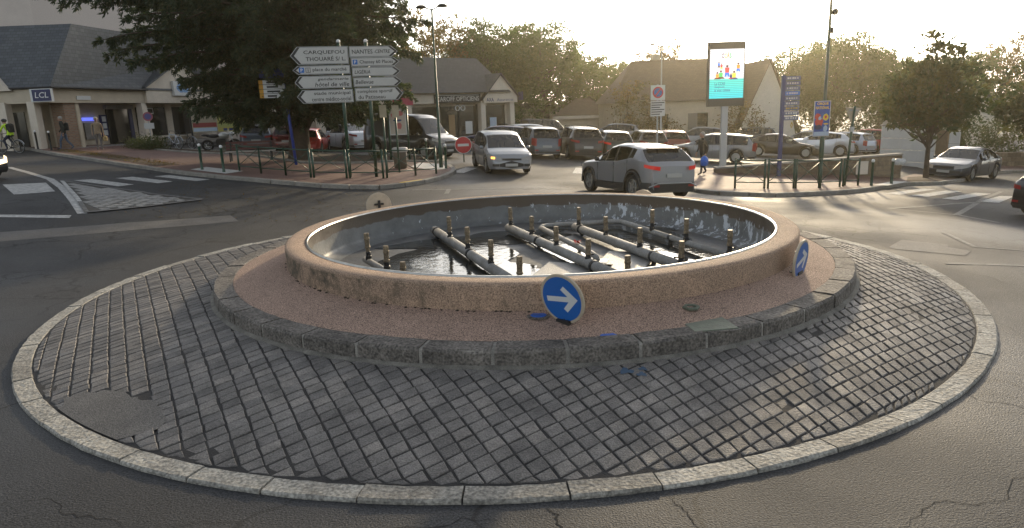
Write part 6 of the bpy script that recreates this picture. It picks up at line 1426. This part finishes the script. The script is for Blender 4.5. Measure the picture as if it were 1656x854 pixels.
# ================================================================ PEOPLE AND CYCLES
def skin_person(name, lb, x, y, face, J, cols, H=1.72, z=None, extra=None):
    # J: joint name -> (x, y, z, radius) in metres for a 1.72 m figure facing +X (local), y = left
    names = list(J); idx = {k: i for i, k in enumerate(names)}
    ED = [('pelvis', 'belly'), ('belly', 'chest'), ('chest', 'neck'), ('neck', 'head0'), ('head0', 'head1'), ('chest', 'shL'), ('shL', 'elL'), ('elL', 'wrL'), ('wrL', 'haL'), ('chest', 'shR'), ('shR', 'elR'), ('elR', 'wrR'), ('wrR', 'haR'), ('pelvis', 'hipL'), ('hipL', 'knL'), ('knL', 'anL'), ('anL', 'toL'), ('pelvis', 'hipR'), ('hipR', 'knR'), ('knR', 'anR'), ('anR', 'toR')]
    me = bpy.data.meshes.new(name); me.from_pydata([J[k][:3] for k in names], [(idx[a], idx[c]) for a, c in ED], [])
    ob = bpy.data.objects.new(name, me); col.objects.link(ob)
    md = ob.modifiers.new('s', 'SKIN'); md.use_smooth_shade = True
    sv = me.skin_vertices[0].data
    for k in names:
        r_ = J[k][3]; sv[idx[k]].radius = (r_ if isinstance(r_, tuple) else (r_, r_)); sv[idx[k]].use_root = (k == 'pelvis')
    md2 = ob.modifiers.new('d', 'SUBSURF'); md2.levels = 2; md2.render_levels = 2
    bpy.context.view_layer.update()
    m2 = bpy.data.meshes.new_from_object(ob.evaluated_get(bpy.context.evaluated_depsgraph_get())); bpy.data.objects.remove(ob)
    m2.materials.clear()
    for c in cols: m2.materials.append(c)          # skin, top, trousers, shoes
    zn = J['neck'][2]; zp = J['pelvis'][2]
    hands = [Vector(J[k][:3]) for k in ('haL', 'haR')]
    for p in m2.polygons:
        c = p.center; p.use_smooth = True
        if min((c-h).length for h in hands) < .095: p.material_index = 0
        elif c.z > zn+.02: p.material_index = 0
        elif c.z > zp-.06+(extra or {}).get('coat', 0): p.material_index = 1
        elif c.z > J['anL'][2]+.0 or c.z > .11: p.material_index = 2
        else: p.material_index = 3
        if any((c-Vector(J[k][:3])).length < .16 for k in ('elL', 'elR', 'wrL', 'wrR')) and p.material_index == 2: p.material_index = 1
    e = thing(name, lb, 'person', (x, y, (terr(x, y)+.13) if z is None else z), face); e.scale = (H/1.72,)*3
    bo = link(bpy.data.objects.new('body', m2), e)
    return e
def walk_pose(st=.25, arm=.25, lean=.03, head=0.):
    return dict(pelvis=(0, 0, .93, (.15, .115)), belly=(.01, 0, 1.10, (.145, .11)), chest=(.02+lean, 0, 1.32, (.17, .12)), neck=(.03+lean, 0, 1.49, .055), head0=(.045+lean, 0, 1.56, (.075, .085)), head1=(.045+lean, 0, 1.66, (.078, .092)),
                shL=(.02+lean, .19, 1.40, .058), elL=(-arm*.4, .25, 1.13, .043), wrL=(-arm*.3+.05, .26, .90, .030), haL=(-arm*.3+.08, .26, .80, .034), shR=(.02+lean, -.19, 1.40, .058), elR=(arm*.4, -.25, 1.13, .043), wrR=(arm+.03, -.25, .93, .030), haR=(arm+.07, -.25, .84, .034),
                hipL=(0, .09, .88, .10), knL=(st*.6, .10, .48, .062), anL=(st*.75, .10, .08, .042), toL=(st*.75+.17, .11, .035, .034), hipR=(0, -.09, .88, .10), knR=(-st*.2, -.10, .48, .062), anR=(-st, -.10, .12, .042), toR=(-st+.15, -.11, .04, .034))
M_skin = mat('skin', (.36, .21, .15), .6); M_hair = mat('grey_hair', (.30, .28, .25), .8); M_hairb = mat('dark_hair', (.03, .02, .015), .7)
def head_bits(e, hair, cap=None, lean=.03):
    hx = .045+lean
    if cap: b = MB(); b.ball((hx-.005, 0, 1.685), .112, 12, 0, (1, .92, .62)); b.box((hx+.10, 0, 1.675), (.09, .13, .02)); b.build('cap', cap, e, shade=True)
    b = MB(); b.ball((hx-.02, 0, 1.66), .108, 12, 0, (.98, .9, 1.0)); b.build('hair', hair, e, shade=True)
    b = MB(); b.ball((hx+.035, 0, 1.62), .085, 12, 0, (.85, .82, 1.2)); b.ball((hx+.115, 0, 1.61), .018, 6, 0, (1, .7, 1.4))
    for s in (-1, 1): b.ball((hx+.0, s*.088, 1.61), .025, 6, 0, (.6, .4, 1.2))
    b.build('face', M_skin, e, shade=True)
    b = MB()
    for s in (-1, 1): b.ball((hx+.104, s*.032, 1.635), .010, 6)
    b.box((hx+.108, 0, 1.572), (.008, .045, .008)); b.build('eyes_and_mouth', M_hairb, e)
def fingers(e, J, m=None):
    for k in ('L', 'R'):
        h = Vector(J['ha'+k][:3]); b = MB(); s = 1 if k == 'L' else -1
        for i in range(4): b.tube([h+Vector((-.028+i*.019, 0, -.02)), h+Vector((-.026+i*.019, -s*.006, -.065-.008*(i in (1, 2)))), h+Vector((-.02+i*.019, -s*.022, -.095-.01*(i in (1, 2))))], [.010, .0095, .007], 6)
        b.tube([h+Vector((.03, 0, .01)), h+Vector((.05, -s*.012, -.02)), h+Vector((.048, -s*.02, -.05))], [.011, .010, .008], 6); b.build('fingers', M_skin, e, shade=True)
def fab(n, c, v=.25): return mat('cloth_'+n, c, .9, var=v, vscale=9)
# woman with blue bag
J = walk_pose(.22, .10); J['haL'] = (.12, .25, .80, .034); J['pelvis'] = (0, 0, .93, (.17, .15)); J['belly'] = (.01, 0, 1.1, (.165, .145))
e = skin_person('person', 'walker in a long dark coat carrying a blue bag on the right pavement', 7.75, 27.6, R(200), J, [M_skin, fab('dark_coat', (.030, .026, .022)), fab('dark_jeans', (.03, .032, .045)), M_trim], 1.70, extra=dict(coat=-.22)); head_bits(e, M_hair); fingers(e, J)
bg_ = thing('shopping_bag', 'blue carrier bag held by the walker in the dark coat', 'bag', (7.75, 27.6, terr(7.75, 27.6)+.13), R(200))
b = MB(); b.lathe([(.10, -.34), (.15, -.30), (.16, -.1), (.12, 0), (.03, .06)], 10, (.13, .26, .72)); fixn(b.build('bag_body', mat('bag_blue', (.02, .13, .55), .4, var=.3, vscale=20), bg_, shade=True)); b = MB(); b.tube([(.08, .26, .74), (.11, .25, .80), (.17, .26, .74)], .012, 6); b.build('handle', MATS['bag_blue'], bg_)
# man in beige with cap
J = walk_pose(.10, .08); e = skin_person('person', 'older man in beige jacket and pale cap walking past the bank', -22.5, 36.9, R(-60), J, [M_skin, fab('beige', (.30, .23, .155)), fab('grey_trousers', (.13, .12, .115)), M_trim], 1.72); head_bits(e, M_hair, fab('cap_cream', (.45, .40, .30))); fingers(e, J)
b = MB(); b.lathe([(.001, -.28), (.10, -.27), (.12, -.05), (.04, 0), (.015, .05)], 8, (.02, .30, .74)); o = b.build('shopping_bag', fab('bag_tan', (.34, .25, .12))); o.location = e.location; o.rotation_euler = e.rotation_euler; tag(o, 'tan shopping bag hanging from the older man\'s hand', 'bag')
# walker in dark jacket and jeans
J = walk_pose(.33, .22); e = skin_person('person', 'striding walker in dark jacket and blue jeans by the brick pillar', -24.4, 37.0, R(205), J, [M_skin, fab('dark_jacket', (.022, .025, .022)), fab('jeans', (.085, .115, .17)), M_trim], 1.74); head_bits(e, M_hair); fingers(e, J)
b = MB(); b.bevbox((-.17, 0, 1.22), (.16, .28, .42), .05); o = b.build('backpack', fab('bag_black', (.015, .016, .016))); o.location = e.location; o.rotation_euler = e.rotation_euler; tag(o, 'dark backpack on the striding walker', 'backpack')

# bicycles
M_tyreb = M_rubber
def bicycle(lb, x, y, rz, m, z=None, lean=0.):
    e = thing('bicycle', lb, 'bicycle', (x, y, (terr(x, y)+.13) if z is None else z), rz); e.rotation_euler = (lean, 0, rz)
    for wx_ in (-.52, .52):
        we = empty('wheel', (wx_, 0, .34), 0, e); b = MB(); b.tube([(.33*math.cos(a), 0, .33*math.sin(a)) for a in [k*2*math.pi/28 for k in range(29)]], .018, 6, cap=False); b.build('tyre', M_tyreb, we, shade=True)
        b = MB(); b.tube([(.305*math.cos(a), 0, .305*math.sin(a)) for a in [k*2*math.pi/28 for k in range(29)]], .010, 5, cap=False)
        for k in range(14): a = k*2*math.pi/14; b.tube([(0, .015*(-1)**k, 0), (.30*math.cos(a), 0, .30*math.sin(a))], .0025, 3, cap=False)
        b.tube([(0, -.05, 0), (0, .05, 0)], .02, 8); b.build('rim', M_steel, we)
        b = MB(); b.tube([(wx_+.36*math.cos(a), 0, .34+.36*math.sin(a)) for a in [R(20)+k*R(140)/10 for k in range(11)]], .02, 5); b.build('mudguard', M_steel, e)
    b = MB(); bb_ = (-.08, 0, .30); st = (-.22, 0, .80); hd_ = (.36, 0, .82); hl_ = (.39, 0, .70)
    for p, q in ((bb_, st), (st, hd_), (bb_, hl_), (st, (-.52, 0, .34)), (bb_, (-.52, 0, .34)), ((.33, 0, .92), (.52, 0, .34))): b.tube([p, q], .018, 8)
    b.build('frame', m, e, shade=True)
    b = MB(); b.ball((-.25, 0, .90), .12, 8, 0, (1.1, .6, .35)); b.tube([(-.22, 0, .78), (-.25, 0, .88)], .014, 6); b.build('saddle', M_trim, e, shade=True)
    b = MB(); b.tube([(.33, 0, .92), (.33, 0, 1.02)], .014, 6); b.tube([(.20, -.28, 1.0), (.34, -.20, 1.03), (.36, 0, 1.02), (.34, .20, 1.03), (.20, .28, 1.0)], .013, 6); b.build('handlebar', M_trim, e, shade=True)
    b = MB(); b.tube([(-.08, -.06, .30), (-.08, .06, .30)], .05, 10); b.tube([(-.08, .07, .30), (.05, .07, .20)], .012, 5); b.tube([(-.08, -.07, .30), (-.21, -.07, .40)], .012, 5); b.box((.07, .11, .20), (.08, .09, .02)); b.box((-.23, -.11, .40), (.08, .09, .02)); b.build('crank', M_trim, e)
    return e
bicycle('white bicycle parked in front of the other before the shop', -18.9, 37.7, R(150), paint('bike_white', (.55, .58, .65)), lean=R(6)); bicycle('dark bicycle leaning behind the white one', -18.5, 38.2, R(160), M_trim, lean=R(6))
cy = bicycle('city bicycle ridden by the person in yellow vest', -26.0, 35.0, R(172), M_trim, terr(-26, 35)+.01)
J = dict(pelvis=(-.22, 0, 1.0, (.15, .12)), belly=(-.16, 0, 1.15, (.145, .11)), chest=(-.04, 0, 1.36, (.17, .12)), neck=(.02, 0, 1.50, .055), head0=(.05, 0, 1.57, (.075, .085)), head1=(.06, 0, 1.67, (.078, .092)), shL=(-.02, .19, 1.43, .058), elL=(.10, .27, 1.18, .045), wrL=(.24, .25, 1.07, .032), haL=(.30, .23, 1.05, .034), shR=(-.02, -.19, 1.43, .058), elR=(.10, -.27, 1.18, .045), wrR=(.24, -.25, 1.07, .032), haR=(.30, -.23, 1.05, .034), hipL=(-.2, .09, .95, .10), knL=(.16, .11, .70, .065), anL=(.05, .11, .27, .045), toL=(.18, .11, .22, .036), hipR=(-.2, -.09, .95, .10), knR=(.12, -.11, .86, .065), anR=(-.16, -.11, .47, .045), toR=(-.02, -.11, .42, .036))
e = skin_person('person', 'cyclist in a fluorescent yellow vest riding past the bank', -26.0, 35.0, R(172), J, [M_skin, mat('hi_vis', (.50, .75, .02), .7, emit=(.5, .8, .02), estr=.0), fab('navy_trousers', (.02, .025, .05)), M_trim], 1.72, terr(-26, 35)+.01)
b = MB(); b.ball((.05, 0, 1.68), .125, 12, 0, (1.1, .9, .75)); b.build('helmet', M_trim, e, shade=True); b = MB(); b.ball((.085, 0, 1.61), .085, 10, 0, (.85, .82, 1.1)); b.build('face', M_skin, e, shade=True)
b = MB(); b.bevbox((-.22, 0, 1.30), (.20, .30, .44), .06); o = b.build('backpack', fab('bag_black', (.015, .016, .016))); o.location = e.location; o.rotation_euler = e.rotation_euler; tag(o, 'black backpack on the cyclist in yellow', 'backpack')
# motorcycle under a grey seat cover
mc = thing('motorcycle', 'parked motorcycle with a pale tank beside the notice board', 'motorcycle', (-15.9, 36.95, terr(-15.9, 36.95)+.14), R(18)); mc.rotation_euler = (R(7), 0, R(18))
for wx_ in (-.68, .70):
    we = empty('wheel', (wx_, 0, .31), 0, mc); b = MB(); b.tube([(.25*math.cos(a), 0, .25*math.sin(a)) for a in [k*2*math.pi/24 for k in range(25)]], .062, 8, cap=False); b.build('tyre', M_rubber, we, shade=True)
    b = MB(); b.tube([(0, -.05, 0), (0, .05, 0)], .10, 12); b.tube([(.20*math.cos(a), 0, .20*math.sin(a)) for a in [k*2*math.pi/24 for k in range(25)]], .02, 6, cap=False)
    for k in range(5): a = k*2*math.pi/5; b.tube([(0, 0, 0), (.2*math.cos(a), 0, .2*math.sin(a))], .018, 5)
    b.build('rim', M_steel, we)
b = MB(); b.ball((.18, 0, .82), .27, 12, 0, (1.1, .6, .62)); b.build('tank', paint('moto_grey', (.45, .45, .43)), mc, shade=True)
b = MB(); b.ball((-.32, 0, .80), .33, 12, 0, (1.15, .42, .3)); b.ball((-.72, 0, .86), .2, 10, 0, (1.1, .5, .3)); b.build('seat', M_trim, mc, shade=True)
b = MB(); b.bevbox((.02, 0, .45), (.52, .30, .36), .05); b.tube([(-.1, -.16, .28), (-.7, -.18, .36)], .05, 8); b.build('engine', mat('engine_dark', (.05, .05, .05), .4, metal=.6), mc)
b = MB()
for s in (-.09, .09): b.tube([(.70, s, .31), (.46, s, .98)], .026, 8)
b.tube([(.36, -.36, 1.05), (.46, -.15, 1.08), (.46, .15, 1.08), (.36, .36, 1.05)], .015, 6); b.build('fork_and_bars', M_steel, mc, shade=True)
b = MB(); b.ball((.60, 0, .90), .12, 10); b.build('headlamp', M_head, mc, shade=True)

# ================================================================ HAZE
M_haze = bpy.data.materials.new('haze'); M_haze.use_nodes = True; t = M_haze.node_tree; t.nodes.clear()
ho = t.nodes.new('ShaderNodeOutputMaterial'); pv = t.nodes.new('ShaderNodeVolumePrincipled')
pv.inputs['Color'].default_value = (1, .90, .66, 1); pv.inputs['Density'].default_value = .0007; pv.inputs['Anisotropy'].default_value = .84
t.links.new(pv.outputs[0], ho.inputs['Volume'])
hb = MB(); hb.bbox(-120, 130, -60, 140, -6, 18.5); hzo = hb.build('haze', M_haze); hzo['kind'] = 'stuff'; hzo['label'] = 'thin warm morning haze over the whole place'
